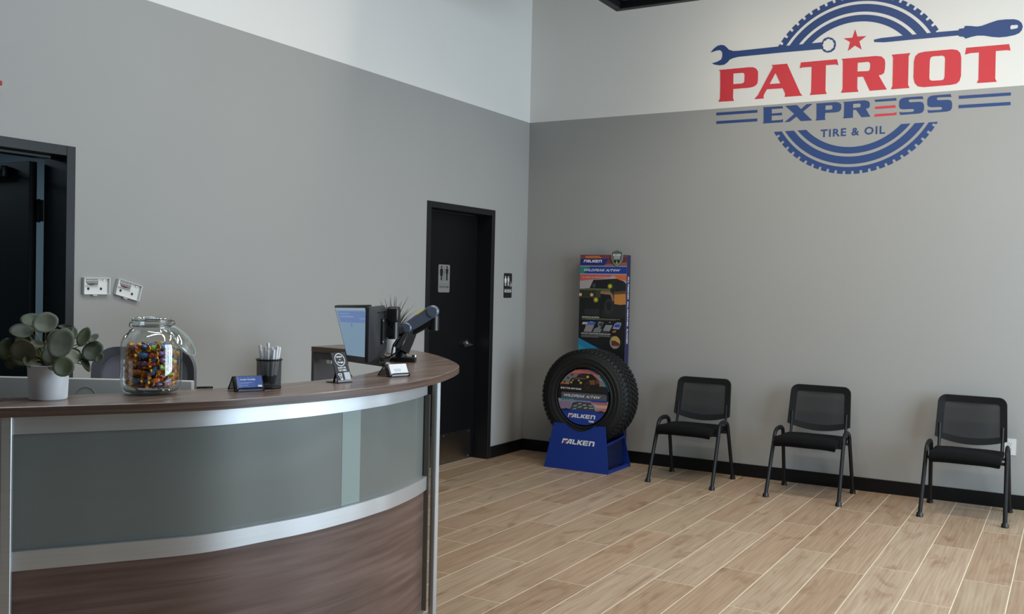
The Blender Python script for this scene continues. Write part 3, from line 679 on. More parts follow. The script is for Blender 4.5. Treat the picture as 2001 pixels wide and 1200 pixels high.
# ============================================================ mesh-back chairs
M_MESH = mesh_fabric('black_chair_mesh', (22, 22, 25), 0.87)
M_SEAT = mat('black_seat_fabric', (9, 9, 10), 0.9, spec=0.2, noise=0.1, nscale=(300, 300, 300), bump=0.1, bscale=600)
M_LEG = mat('black_powder_coat', (15, 15, 17), 0.5, spec=0.35)
def make_chair(label):
    t = thing('waiting_chair', label, 'chair', (0, 0, 0), 0, 'mesh-back chairs along the back wall')
    for s in (-1, 1):
        # side bar over the seat edge with the two bends
        b = bmesh.new()
        tube(b, catmull([(s*.253, -.135, .415), (s*.252, -.118, .456), (s*.250, -.080, .481), (s*.248, -.01, .487), (s*.247, .05, .478), (s*.248, .092, .455), (s*.249, .108, .415)], 6), .0175, 10, sx=.8)
        obj('arm_bar', b, M_LEG, t)
        b = bmesh.new(); tube(b, [(s*.253, -.135, .415), (s*.262, -.295, .010)], .0175, 10, sx=.8); lg = obj('leg', b, M_LEG, t)
        b = bmesh.new(); tube(b, [(s*.2615, -.288, .026), (s*.2622, -.296, .0)], [.020, .024], 10); obj('foot_cap', b, M_PLAST, lg)
        b = bmesh.new(); tube(b, [(s*.249, .108, .415), (s*.260, .226, .010)], .0175, 10, sx=.8); lg = obj('leg', b, M_LEG, t)
        b = bmesh.new(); tube(b, [(s*.2595, .222, .026), (s*.2602, .227, .0)], [.020, .024], 10); obj('foot_cap', b, M_PLAST, lg)
        b = bmesh.new(); tube(b, catmull([(s*.205, .0, .405), (s*.205, .130, .412), (s*.205, .172, .45), (s*.205, .196, .60)], 5), .011, 8, sx=1.3); obj('back_upright', b, M_LEG, t)
    # seat: cushioned pad with dropped front
    b = bmesh.new(); loops = []
    nx = 9; rows = [(-.252, .402, .012), (-.262, .418, .03), (-.250, .446, .034), (-.20, .458, .045), (-.05, .452, .05), (.10, .450, .05), (.165, .446, .045), (.180, .43, .03)]
    tops = []
    for y, z, th in rows:
        tops.append([(-.222+.444*k/(nx-1), y-(.012 if y < -.2 else 0)*math.sin(math.pi*k/(nx-1)), z-.012*(abs(k-(nx-1)/2)/((nx-1)/2))**3 - (.006*math.sin(math.pi*k/(nx-1)) if y > -.2 else 0)) for k in range(nx)])
    bot = [[(p[0]*.97, max(min(p[1], .165), -.245), p[2]-th+(-.006)*math.sin(math.pi*(p[0]+.222)/.444)) for p in tp] for tp, (y, z, th) in zip(tops, rows)]
    TV = [[b.verts.new(p) for p in r] for r in tops]; BV = [[b.verts.new(p) for p in r] for r in bot]
    for A, S in ((TV, 1), (BV, -1)):
        for r0, r1 in zip(A, A[1:]):
            for k in range(nx-1): b.faces.new((r0[k], r0[k+1], r1[k+1], r1[k]) if S > 0 else (r0[k], r1[k], r1[k+1], r0[k+1]))
    for k in range(nx-1):
        b.faces.new((TV[0][k], BV[0][k], BV[0][k+1], TV[0][k+1])); b.faces.new((TV[-1][k], TV[-1][k+1], BV[-1][k+1], BV[-1][k]))
    for r in range(len(rows)-1):
        b.faces.new((TV[r][0], TV[r+1][0], BV[r+1][0], BV[r][0])); b.faces.new((TV[r][-1], BV[r][-1], BV[r+1][-1], TV[r+1][-1]))
    bmesh.ops.remove_doubles(b, verts=b.verts, dist=.0004)
    obj('seat', b, M_SEAT, t, angle=80)
    b = bmesh.new(); bx(-.215, .215, -.20, .15, .388, .402, b); bx(-.243, .243, -.145, -.115, .384, .402, b); bx(-.243, .243, .075, .105, .384, .402, b); obj('seat_frame', b, M_LEG, t, bevel=.003)
    # backrest frame: rounded outline with a dipping lower edge, leaning back
    def outline(wt, wb, zt, zbs, zbc, r):
        pts = []
        for k in range(7): a = R(90*k/6); pts.append((wt-r+r*math.sin(a) if False else (wt-r)+r*math.cos(a), zt-r+r*math.sin(a)))
        for k in range(7): a = R(90+90*k/6); pts.append((-(wt-r)+r*math.cos(a), zt-r+r*math.sin(a)))
        m = 14
        for k in range(m+1):
            u = -1+2*k/m; pts.append((wb*u, zbs+(zbc-zbs)*(1-u*u)))
        return pts
    o_ = outline(.226, .236, .806, .505, .460, .055); i_ = outline(.180, .188, .757, .530, .506, .02)
    tilt = lambda p, off: (p[0], .178+.06*(p[1]-.48)/.33+off-.022*(1-(p[0]/.236)**2)*-1, p[1])
    b = bmesh.new()
    loft(b, [[tilt(p, -.010) for p in i_], [tilt(p, -.014) for p in o_], [tilt(p, .008) for p in o_], [tilt(p, .006) for p in i_], [tilt(p, -.010) for p in i_]], True)
    bmesh.ops.remove_doubles(b, verts=b.verts, dist=.0002)
    obj('backrest_frame', b, M_PLAST, t, angle=50)
    b = bmesh.new(); nh = 10
    # mesh panel as rows between lower curve and top
    grid = []
    for r in range(nh+1):
        f = r/nh; row = []
        for k in range(15):
            u = -1+2*k/14; zb = .530+(.506-.530)*(1-u*u); z = zb+(.757-zb)*f; x = (.188+(.180-.188)*f)*u
            row.append(b.verts.new(tilt((x, z), -.003)))
        grid.append(row)
    for r0, r1 in zip(grid, grid[1:]):
        for k in range(14): b.faces.new((r0[k], r0[k+1], r1[k+1], r1[k]))
    obj('mesh_panel', b, M_MESH, t)
    return t
c0 = make_chair('black mesh-back chair nearest to the tire display')
c0.location = (1.805, -.402, 0)
c1 = copy_tree(c0); c1['label'] = 'middle one of the three black mesh-back chairs'; c1.location = (2.737, -.385, 0)
c2 = copy_tree(c0); c2['label'] = 'black mesh-back chair in front of the white wall outlet'; c2.location = (3.800, -.372, 0)

# ============================================================ tire display
M_RUB = mat('black_rubber', (16, 16, 17), 0.62, noise=0.1, nscale=(40, 40, 40))
M_CARD = mat('blue_card', (17, 50, 132), 0.45, spec=0.4)
M_CARD_SHADE = mat('shaded_blue_card', (10, 26, 70), 0.5)  # the stand's blue, darkened to imitate its inner shade
TCX, TCZ, TR = .878, .605, .400
base = thing('display_stand', 'blue cardboard display stand cradling the big tire', 'display stand', (.872, -.4, 0))
BINV = Matrix.Translation((-.872, .4, 0))
def bpart(name, me_or_bm, m, label=None):
    o = obj(name, me_or_bm, m, None, smooth=False) if isinstance(me_or_bm, bmesh.types.BMesh) else link(name, me_or_bm, m)
    o.parent = base; o.matrix_parent_inverse = BINV
    if label: o['label'] = label
    return o
def stand_outline(xl, xr, tl, tr, h, rad):
    # foot at z 0, shoulders at height h, cradle arc dipping between them
    cx_ = (tl+tr)/2; pts = [(xl, 0), (xr, 0), (tr, h)]
    inner = tr-cx_-.10
    for k in range(13):
        u = 1-2*k/12; pts.append((cx_+inner*u, h-.004-(1-u*u)*.056))
    pts.append((tl, h)); return pts
def slanted(me, y0, y1, h):
    # drawing plane -> world, leaning from y0 at the foot to y1 at height h
    for v in me.vertices:
        x, z, th = v.co.x, v.co.y, v.co.z
        v.co = (x, y0+(y1-y0)*z/h - th, z)
    return me
me = shape_mesh('front_panel', [stand_outline(.574, 1.168, .632, 1.108, .378, TR)], .006)
bpart('front_panel', slanted(me, -.630, -.575, .378), M_CARD, 'front panel with white lettering')
me = shape_mesh('rear_panel', [stand_outline(.574, 1.172, .640, 1.125, .300, TR)], .006)
bpart('rear_panel', slanted(me, -.185, -.235, .300), M_CARD)
for xs in (.578, 1.142):
    b = bmesh.new(); bx(xs, xs+.022, -.62, -.195, 0, .028, b); bpart('side_rail', b, M_CARD)
    dz = .02 if xs < .8 else -.02
    b = bmesh.new(); tube(b, [(xs+dz+.011, -.60, .232), (xs+dz+.011, -.235, .262)], .010, 6); bpart('side_rail', b, M_CARD)
b = bmesh.new(); bx(.66, 1.09, -.58, -.24, .150, .168, b); bpart('shelf', b, M_CARD_SHADE)
for xs in (.612, 1.116):
    me = shape_mesh('shade_sheet', [[(-.585, .028), (-.218, .028), (-.245, .25), (-.578, .225)]], .002); put(me, Matrix.Translation((xs, 0, 0)) @ EAST); bpart('shade_sheet', me, M_CARD_SHADE)  # dark sheets imitate the shade inside the stand's open sides
me = shape_mesh('reflection_strip', [[(1.04, .03), (1.10, .03), (1.075, .15), (1.04, .15)]], .004); bpart('reflection_strip', slanted(me, -.225, -.235, .3), mat('teal_reflection', (70, 120, 100), .5))  # teal strip: reflection inside the stand put into the colour
FALK = [[[(0, 0), (.33, 0), (.5, .66), (1.35, .66), (1.65, 1), (.3, 1)]],
        [[(1.05, 0), (2.0, 1), (2.72, 1), (2.5, 0), (2.12, 0), (2.15, .2), (1.78, .2), (1.6, 0)], [(1.78, .40), (2.18, .40), (2.26, .8)]],
        [[(2.72, 0), (2.95, 1), (3.32, 1), (3.14, .25), (3.85, .25), (3.78, 0)]],
        [[(3.95, 0), (4.2, 1), (4.57, 1), (4.45, .62), (5.1, 1), (5.62, 1), (4.87, .55), (5.32, 0), (4.8, 0), (4.44, .42), (4.33, 0)]],
        [[(5.5, 0), (5.4, .18), (5.55, .8), (5.76, 1), (6.95, 1), (6.89, .77), (5.95, .77), (5.91, .61), (6.82, .61), (6.77, .40), (5.86, .40), (5.82, .23), (6.75, .23), (6.7, 0)]],
        [[(6.95, 0), (7.2, 1), (8.3, 1), (8.5, .82), (8.35, 0), (7.97, 0), (8.1, .74), (7.52, .74), (7.33, 0)]]]
FRED = [[(.58, .52), (1.25, .52), (.95, .10), (.68, .25)]]
def falken(parts_to, x, z, wd, y_of, mw, mr):
    s = wd/8.5
    for k, lp in enumerate(FALK+[FRED]):
        me = shape_mesh('lettering', [[(x+p[0]*s, z+p[1]*s*1.12) for p in q] for q in lp], .0003)
        parts_to('lettering', y_of(me), mr if k == 6 else mw)
falken(bpart, .722, .212, .305, lambda me: slanted(me, -.6368, -.5818, .378), M_INKW, M_RED)

# tire: turned sidewalls, lugs on the tread, printed disc in the hub
tire = thing('tire', 'large black all-terrain tire standing upright in the blue stand', 'tire', (TCX, -.405, TCZ))
HALF = .135
prof = [(.245, -.118), (.252, -.132), (.262, -.134), (.268, -.128), (.290, -.134), (.300, -.137), (.304, -.134), (.330, -.137), (.334, -.133), (.352, -.130), (.374, -.120), (.388, -.104), (.392, -.06), (.394, 0)]
full_prof = prof + [(r, -z) for r, z in prof[::-1][1:]] + [(.245, .118), (.235, .09), (.235, -.09), (.245, -.118)]
b = bmesh.new(); lathe(b, full_prof, 72, (0, 0, 0), Matrix.Rotation(R(90), 4, 'X'))
bmesh.ops.remove_doubles(b, verts=b.verts, dist=.0001)
obj('casing', b, M_RUB, tire, angle=40)
b = bmesh.new(); NL = 60
def lug(a, y, wa, wy, h0, h1, skew=0.0):
    loop0, loop1 = [], []
    for sa, sy in ((-1, -1), (1, -1), (1, 1), (-1, 1)):
        aa = a+sa*wa/2+sy*skew; yy = y+sy*wy/2
        loop0.append((h0*math.cos(aa), yy, h0*math.sin(aa))); f = .9
        aa = a+sa*wa*f/2+sy*skew*f; yy = y+sy*wy*f/2
        loop1.append((h1*math.cos(aa), yy, h1*math.sin(aa)))
    rr = [[b.verts.new(p) for p in lp] for lp in (loop0, loop1)]
    for k in range(4): b.faces.new((rr[0][k], rr[0][(k+1) % 4], rr[1][(k+1) % 4], rr[1][k]))
    b.faces.new(rr[1])
for k in range(NL):
    a = 2*math.pi*k/NL; st = 2*math.pi/NL
    lug(a, -.046, st*.62, .044, .388, .401, .03); lug(a+st*.5, 0, st*.66, .036, .390, .402, -.035); lug(a, .046, st*.62, .044, .388, .401, -.03)
    for sg in (-1, 1):
        aa = a+st*(.3 if sg < 0 else .7)
        lug(aa, sg*.093, st*.72, .042, .380, .400, .02*sg)
    # shoulder lugs that run down the sidewall
    for sg in (-1, 1):
        aa = a+st*(.3 if sg < 0 else .7); wd = st*(.70 if k % 2 else .55)
        c0_ = [(.398, sg*.112), (.388, sg*.120), (.374, sg*.126), (.374, sg*.114), (.376, sg*.106)]
        L0 = [b.verts.new((r*math.cos(aa-wd/2), y, r*math.sin(aa-wd/2))) for r, y in c0_]; L1 = [b.verts.new((r*math.cos(aa+wd/2), y, r*math.sin(aa+wd/2))) for r, y in c0_]
        for q in range(5): b.faces.new((L0[q], L0[(q+1) % 5], L1[(q+1) % 5], L1[q]))
        b.faces.new(L0); b.faces.new(L1[::-1])
tag(obj('tread_lugs', b, M_RUB, tire, smooth=False), kind='stuff')

# flat print: coloured shapes laid in thin layers on a card
PAL = {}
def ink(c, rough=.45):
    k = tuple(c)
    if k not in PAL: PAL[k] = mat('print_%d_%d_%d' % k, c, rough)
    return PAL[k]
def print_shapes(shapes, to, M, parent, name, step=.00018):
    """shapes: (colour, loops) in art units; to() maps art units to metres; later shapes lie on top"""
    groups = []
    for i, (c, loops) in enumerate(shapes):
        me = shape_mesh(name, [[to(p) for p in lp] for lp in loops], .00004)
        put(me, M @ Matrix.Translation((0, 0, .0002+i*step)))
        me.materials.append(ink(c)); groups.append(me)
    bmx = bmesh.new(); mats = []
    for me in groups:
        n0 = len(bmx.faces); bmx.from_mesh(me); bmx.faces.ensure_lookup_table()
        mm = me.materials[0]
        if mm not in mats: mats.append(mm)
        for f in bmx.faces[n0:]: f.material_index = mats.index(mm)
        bpy.data.meshes.remove(me)
    me = bpy.data.meshes.new(name); bmx.to_mesh(me); bmx.free()
    return link(name, me, mats, parent)
def disc(x, y, r, n=24, ry=None): return [(x+r*math.cos(2*math.pi*k/n), y+(ry or r)*math.sin(2*math.pi*k/n)) for k in range(n)]
def rect(x0, y0, x1, y1): return [(x0, y0), (x1, y0), (x1, y1), (x0, y1)]
def chord(y0, y1, n=20):
    # slice of the unit disc between two levels
    a0, a1 = math.asin(y0), math.asin(y1); rt = [(math.cos(a0+(a1-a0)*k/n), math.sin(a0+(a1-a0)*k/n)) for k in range(n+1)]
    return rt + [(-x, y) for x, y in rt[::-1]]
b = bmesh.new(); lathe(b, [(0, .003), (.236, .003), (.236, 0), (0, 0)], 64, (0, -.1285, 0), Matrix.Rotation(R(90), 4, 'X'))
hub = obj('printed_disc', b, ink((14, 16, 20)), tire)
hub['label'] = 'round printed card filling the tire hub'
def Dp(X, Y): return ((X-578)/487.0, (598-Y+.04*(X-578))/552.0)
def DP(*q): return [Dp(*p) for p in q]
art = [((120, 116, 120), [chord(.36, .985)]), ((168, 84, 92), [chord(.80, .99)]), ((190, 110, 90), [DP((420, 60), (900, 160), (860, 210), (600, 110), (330, 130))]),
       ((190, 120, 60), [DP((120, 360), (160, 300), (300, 320), (290, 370))]),
       ((34, 24, 20), [chord(.20, .43)]),
       ((24, 21, 20), [DP((300, 400), (310, 300), (350, 225), (440, 205), (480, 150), (560, 130), (740, 135), (800, 190), (870, 270), (890, 350), (860, 430), (300, 430))]),
       ((96, 70, 52), [DP((340, 250), (430, 208), (620, 215), (640, 240), (420, 250))]), ((120, 72, 36), [DP((680, 265), (790, 250), (810, 340), (720, 350))]), ((95, 62, 36), [DP((800, 250), (880, 270), (890, 320), (830, 330))]),
       ((40, 40, 46), [DP((480, 195), (500, 155), (620, 145), (640, 195))]), ((44, 42, 42), [[Dp(x, y) for x, y in disc(655, 365, 50, 20, 75)]]), ((20, 19, 19), [[Dp(x, y) for x, y in disc(655, 365, 24, 16, 38)]]),
       ((190, 178, 40), [[Dp(x, y) for x, y in disc(660, 193, 26, 12)], [Dp(x, y) for x, y in disc(530, 315, 24, 12)], [Dp(x, y) for x, y in disc(345, 312, 20, 12)]]),
       ((200, 180, 150), [[Dp(x, y) for x, y in disc(490, 270, 16, 10)], [Dp(x, y) for x, y in disc(375, 270, 13, 10)]]),
       ((70, 76, 80), [[Dp(x, y) for x, y in disc(355, 160, 27, 14)], [Dp(x, y) for x, y in disc(280, 225, 27, 14)], [Dp(x, y) for x, y in disc(212, 305, 27, 14)]]),
       ((175, 172, 170), [DP((850, 180), (940, 260), (920, 265), (880, 225))]),
       ((150, 150, 160), [chord(-.44, -.10)]), ((190, 90, 90), [DP((660, 690), (1055, 700), (1050, 740), (900, 735), (740, 710))]), ((205, 160, 140), [DP((800, 750), (1048, 745), (1035, 800), (830, 790))]), ((190, 105, 88), [DP((830, 840), (1030, 800), (1000, 880), (820, 880))]),
       ((140, 120, 145), [DP((100, 690), (360, 690), (330, 840), (150, 850))]),
       ((60, 62, 66), [DP((330, 860), (380, 710), (480, 690), (720, 700), (790, 770), (820, 880), (560, 895))]),
       ((150, 150, 150), [DP((395, 775), (470, 750), (465, 780), (390, 800)), DP((490, 720), (560, 712), (540, 742), (480, 745)), DP((570, 745), (650, 730), (640, 765), (580, 770)), DP((490, 790), (560, 765), (560, 800), (480, 815)), DP((600, 800), (670, 785), (660, 820), (600, 830)), DP((690, 745), (760, 750), (770, 775), (690, 770)), DP((690, 800), (780, 795), (790, 820), (700, 825)), DP((390, 830), (460, 812), (450, 842), (380, 850))]),
       ((22, 58, 150), [chord(-.985, -.47)]), ((20, 40, 60), [DP((150, 860), (260, 825), (330, 860), (340, 885), (180, 880)), DP((820, 885), (930, 850), (1010, 880), (990, 905))]),
       ((82, 84, 92), [DP((165, 505), (1010, 530), (1036, 555), (1036, 660), (155, 640), (152, 520))]), ((28, 60, 145), [DP((155, 640), (1036, 652), (1036, 692), (155, 672))]), ((60, 140, 150), [DP((155, 640), (400, 643), (330, 675), (155, 672))]),
       ((20, 28, 40), [DP((930, 430), (1040, 440), (1060, 510), (930, 500))])]
HM = Matrix.Translation((0, -.1315, 0)) @ FRONT
print_shapes(art, lambda p: (p[0]*.2345, p[1]*.2345), HM, tire, 'print', .00008)
def ptext(body, x, y, size, m, parent, M, shear=0., bold=0., align='LEFT', sx=1., name='lettering', lift=.0032, sp=1.0):
    me = text_mesh(name, body, size, .00005, bold, shear, align, sp)
    put(me, M @ Matrix.Translation((x, y, lift)) @ Matrix.Diagonal((sx, 1, 1, 1))); return link(name, me, m, parent)
ptext('BUILT FOR ANY ROAD', -.211, .060, .019, M_INKW, tire, HM, 0, .0006)
ptext('WILDPEAK A/T4W', -.186, -.004, .031, M_INKW, tire, HM, .35, .0005, sx=1.28, sp=1.05)
ptext('ALL-TERRAIN  ALL-WEATHER RUGGED CAPABILITY', -.12, -.0335, .009, M_INKW, tire, HM, sx=.95)
def hubpart(nm, me, m): put(me, HM @ Matrix.Translation((0, 0, .0032))); link(nm, me, m, tire)
falken(hubpart, -.138, -.178, .258, lambda me: me, M_INKW, M_RED)
ptext('TIRES', .057, -.206, .021, M_INKW, tire, HM, 0, .0012)

# tall header board behind the tire
hd = thing('display_board', 'tall printed tire advertising board against the wall behind the tire', 'display board', (.845, -.09, 0))
b = bmesh.new(); bx(-.225, .225, -.040, .040, 0.0005, 1.815, b); obj('board', b, mat('board_purple_edge', (34, 30, 76), .5), hd, bevel=.002, seg=1)
AM = Matrix.Translation((0, -.040, 0)) @ FRONT
def Hp(p): return ((p[0]-252)/505.0*.448, 1.813-p[1]*.000853)
art = [((24, 24, 26), [rect(0, 0, 505, 2000)]),
       ((120, 60, 66), [rect(0, 0, 505, 108)]), ((196, 112, 52), [[(50, 10), (200, 8), (240, 30), (60, 32)]]), ((92, 52, 60), [[(300, 30), (505, 20), (505, 70), (330, 85)]]), ((150, 92, 70), [[(270, 95), (505, 70), (505, 108), (250, 108)]]),
       ((30, 44, 120), [[(0, 38), (310, 36), (268, 104), (0, 104)]]),
       ((160, 160, 166), [rect(0, 110, 505, 118), rect(0, 190, 505, 199)]), ((28, 60, 146), [rect(0, 118, 505, 190)]), ((38, 128, 120), [[(0, 118), (110, 118), (40, 190), (0, 190)]]),
       ((168, 160, 158), [rect(0, 199, 505, 360)]), ((196, 92, 88), [[(0, 199), (380, 199), (300, 235), (0, 268)]]), ((214, 104, 56), [[(360, 199), (505, 199), (505, 262), (400, 240)]]),
       ((36, 36, 36), [[(70, 345), (110, 340), (150, 255), (400, 240), (470, 262), (505, 290), (505, 640), (0, 640), (0, 350)]]),
       ((22, 22, 28), [[(118, 338), (150, 262), (330, 250), (350, 340)]]), ((66, 66, 70), [[(140, 300), (170, 285), (175, 330), (145, 333)]]), ((30, 30, 34), [[(380, 265), (455, 268), (490, 340), (400, 380)]]),
       ((92, 96, 62), [[(0, 352), (90, 342), (330, 345), (340, 372), (240, 400), (235, 445), (0, 360)]]),
       ((58, 62, 44), [[(0, 360), (240, 360), (235, 470), (0, 470)]]),
       ((28, 28, 28), [rect(8+i*26, 362, 20+i*26, 430) for i in range(7)]), ((26, 26, 27), [rect(0, 440, 250, 640)]),
       ((196, 132, 64), [[(378, 395), (500, 385), (505, 500), (440, 505), (382, 498)]]), ((96, 70, 46), [[(370, 375), (505, 360), (505, 392), (378, 402)]]), ((150, 112, 86), [[(230, 372), (330, 372), (365, 400), (378, 470), (362, 470), (340, 410), (230, 395)]]),
       ((20, 20, 20), [[(232, 400), (335, 405), (360, 475), (345, 520), (290, 560), (240, 560)]]), ((46, 46, 47), [disc(325, 530, 52, 24, 85)]), ((26, 26, 26), [disc(325, 520, 28, 20, 46)]),
       ((226, 170, 130), [disc(10, 410, 17, 14), disc(135, 410, 17, 14)]), ((128, 128, 30), [disc(332, 318, 26, 16), disc(182, 462, 27, 16)]), ((206, 196, 52), [disc(332, 318, 15, 12), disc(182, 460, 15, 12)]),
       ((44, 44, 42), [rect(60, 555, 220, 620)]), ((22, 22, 22), [rect(0, 640, 505, 860)]),
       ((120, 118, 104), [rect(32, 652, 450, 657), rect(32, 662, 400, 666)]), ((120, 120, 60), [rect(90, 651, 180, 661)]),
       ((64, 104, 190), [[(97, 690), (190, 690), (172, 720), (82, 722)]]), ((150, 136, 136), [[(82, 722), (172, 722), (140, 795), (56, 795)]]),
       ((120, 124, 128), [[(210, 690), (275, 690), (255, 735), (230, 755), (255, 757), (240, 797), (155, 797), (175, 755), (215, 740)]]), ((64, 66, 66), [disc(243, 712, 22, 12)]),
       ((140, 142, 142), [[(295, 715), (370, 715), (330, 797), (255, 797)]]), ((60, 60, 62), [[(265, 775), (340, 778), (330, 797), (255, 797)]]),
       ((150, 156, 170), [[(395, 695), (465, 697), (440, 755), (370, 752)]]), ((40, 70, 190), [[(400, 705), (455, 705), (440, 735), (385, 735)]]), ((170, 96, 62), [[(370, 775), (410, 762), (405, 790), (365, 790)]]),
       ((130, 126, 120), [rect(30, 822, 340, 827), rect(30, 833, 360, 838), rect(30, 844, 220, 849)]),
       ((38, 128, 170), [[(0, 860), (0, 1400), (505, 1400), (505, 1085)]]), ((30, 84, 160), [[(230, 1000), (505, 1085), (505, 1400), (420, 1250)]]), ((44, 150, 165), [[(0, 925), (190, 1010), (120, 1120), (0, 1120)]]), ((24, 24, 26), [rect(0, 1400, 505, 2000)]),
       ((150, 140, 120), [disc(400, 890, 56, 28, 66)]), ((196, 160, 76), [[(355, 860), (370, 835), (420, 830), (450, 860), (452, 905), (420, 890), (380, 872)]]), ((96, 50, 56), [[(360, 875), (400, 872), (450, 900), (445, 925), (365, 925)]])]
print_shapes(art, Hp, AM, hd, 'print', .00005)
def hpart(nm, me, m): put(me, AM @ Matrix.Translation((0, 0, .0032))); link(nm, me, m, hd)
falken(hpart, -.190, 1.748, .178, lambda me: me, M_INKW, M_RED)
ptext('WILDPEAK A/T4W', -.192, 1.671, .029, M_INKW, hd, AM, .35, .0005, sx=1.40, sp=1.05)
ptext('ALL-TERRAIN ALL-WEATHER RUGGED CAPABILITY', -.198, 1.612, .0155, ink((224, 190, 180)), hd, AM, 0, .0003, sx=.93)
ptext('4W', -.192, 1.199, .032, M_INKW, hd, AM, .3, .0012)
for k, x in enumerate((-.112, -.024, .070, .140)): ptext(['SNOW', 'RAIN', 'DRY', 'OFF-ROAD'][k], x, 1.2225, .009, M_INKW, hd, AM, 0, .0002)
ptext('OUR BEST JUST GOT BETTER', -.194, 1.262, .013, M_INKW, hd, AM, 0, .0004)
ptext('HEAVY-DUTY CONSTRUCTION TO RESIST ANY ROAD', -.197, 1.118, .0125, M_INKW, hd, AM, 0, .0004, sx=.93)
# lettering down the right edge of the board
SM = Matrix.Translation((.225, 0, 0)) @ EAST @ Matrix.Rotation(R(-90), 4, 'Z')
ptext('ALL-TERRAIN  ALL-WEATHER  RUGGED', -1.63, -.012, .036, M_INKW, hd, SM, 0, .0010, sx=.92, lift=.0006)
me = shape_mesh('badge', [[(0, .072), (-.055, .052), (-.052, -.02), (-.030, -.055), (0, -.075), (.030, -.055), (.052, -.02), (.055, .052)]], .003)
put(me, AM @ Matrix.Translation((.134, 1.792, .006))); bd = link('badge', me, mat('badge_silver', (150, 156, 156), .35, metal=.3), hd); bd['label'] = 'silver shield badge at the top corner'
me = shape_mesh('badge_face', [[(0, .062), (-.047, .045), (-.044, -.02), (-.024, -.048), (0, -.063), (.024, -.048), (.044, -.02), (.047, .045)]], .0006)
put(me, AM @ Matrix.Translation((.134, 1.792, .0098))); fc_ = link('badge_face', me, mat('badge_grey', (86, 96, 92), .4), bd)
me = shape_mesh('badge_road', [[(-.026, -.022), (.026, -.022), (.022, -.046), (0, -.058), (-.022, -.046)]], .0004); put(me, AM @ Matrix.Translation((.134, 1.792, .0110))); link('badge_road', me, mat('badge_dark', (26, 32, 28), .4), bd)
me = shape_mesh('badge_mark', [[(0, -.022), (.012, -.052), (0, -.060), (-.012, -.052)]], .0004); put(me, AM @ Matrix.Translation((.134, 1.792, .0120))); link('badge_mark', me, mat('badge_yellow', (150, 160, 70), .4), bd)
ptext('ROAD', .134, 1.805, .026, M_INKW, bd, AM, 0, .0012, 'CENTER', lift=.0112); ptext('HAZARD', .134, 1.790, .014, M_INKW, bd, AM, 0, .0005, 'CENTER', lift=.0112); ptext('PROTECTION', .134, 1.777, .010, M_INKW, bd, AM, 0, .0003, 'CENTER', lift=.0112)

# ============================================================ things on and behind the desk
# grey monitor seen from behind
M_SILV = mat('silver_plastic', (196, 194, 190), 0.42, noise=0.02, nscale=(2, 2, 2))
MON = Matrix.Rotation(-.5304, 4, 'Z')          # local x runs to the right, local -y faces the visitor
t = thing('desktop_monitor', 'wide pale grey monitor seen from behind, just above the counter by the potted plant', 'monitor', (1.385, -5.585, .73)); t.rotation_euler = (0, 0, .5304)
b = bmesh.new(); bx(-.365, .365, -.012, .022, .010, .432, b); obj('housing', b, M_SILV, t, bevel=.005)
b = bmesh.new(); bx(-.355, .355, .022, .024, .025, .425, b); obj('screen', b, M_PLAST, t, smooth=False)
b = bmesh.new(); lathe(b, [(.034, .0015), (.0365, .0015), (.0365, 0), (.034, 0), (.034, .0015)], 40, (-.012, -.012, .368), Matrix.Rotation(R(90), 4, 'X')); o = obj('ring_emblem', b, mat('pale_ring', (190, 190, 188), .35), t)
b = bmesh.new(); bx(-.04, .04, -.055, -.012, .012, .20, b); bx(-.13, .13, -.11, .09, 0, .010, b); obj('stand', b, M_SILV, t, bevel=.003)

# grey office chair behind the desk
t = thing('office_chair', 'grey mesh office chair behind the desk below the thermostat bases', 'office chair', (.93, -5.03, 0), R(28))
M_CFR = mat('grey_chair_frame', (96, 96, 100), .5); M_CMESH = mesh_fabric('grey_chair_mesh', (136, 134, 146), .92)
b = bmesh.new()
o_ = [(p[0], p[1]+.97) for p in rrect(0, 0, .46, .50, .10, 8)]; i_ = [(p[0], p[1]+.97) for p in rrect(0, 0, .39, .43, .075, 8)]
bend = lambda p, off: (p[0], .10+off-.25*p[0]**2*-1*-1, p[1]) if False else (p[0], .12+off-.9*p[0]**2, p[1])
loft(b, [[bend(p, -.016) for p in i_], [bend(p, -.018) for p in o_], [bend(p, .014) for p in o_], [bend(p, .012) for p in i_], [bend(p, -.016) for p in i_]], True)
bmesh.ops.remove_doubles(b, verts=b.verts, dist=.0002); obj('backrest_frame', b, M_CFR, t, angle=50)
b = bmesh.new(); gr = []
for r in range(9):
    z = .97-.217+.434*r/8; gr.append([b.verts.new(bend((-.197+.394*k/12, z), 0)) for k in range(13)])
for r0, r1 in zip(gr, gr[1:]):
    for k in range(12): b.faces.new((r0[k], r0[k+1], r1[k+1], r1[k]))
obj('mesh_panel', b, M_CMESH, t)
b = bmesh.new(); box(b, (0, -.13, .475), (.49, .47, .075)); obj('seat', b, mat('grey_seat_fabric', (70, 70, 76), .9), t, bevel=.028, seg=3)
b = bmesh.new(); tube(b, catmull([(0, -.05, .43), (0, .13, .44), (0, .165, .52), (0, .15, .80)], 5), .022, 8); obj('back_support', b, M_PLAST, t)
b = bmesh.new(); lathe(b, [(.028, .09), (.028, .30), (.018, .30), (.018, .436), (0, .436)], 16, (0, -.1, 0)); obj('gas_lift', b, M_PLAST, t)
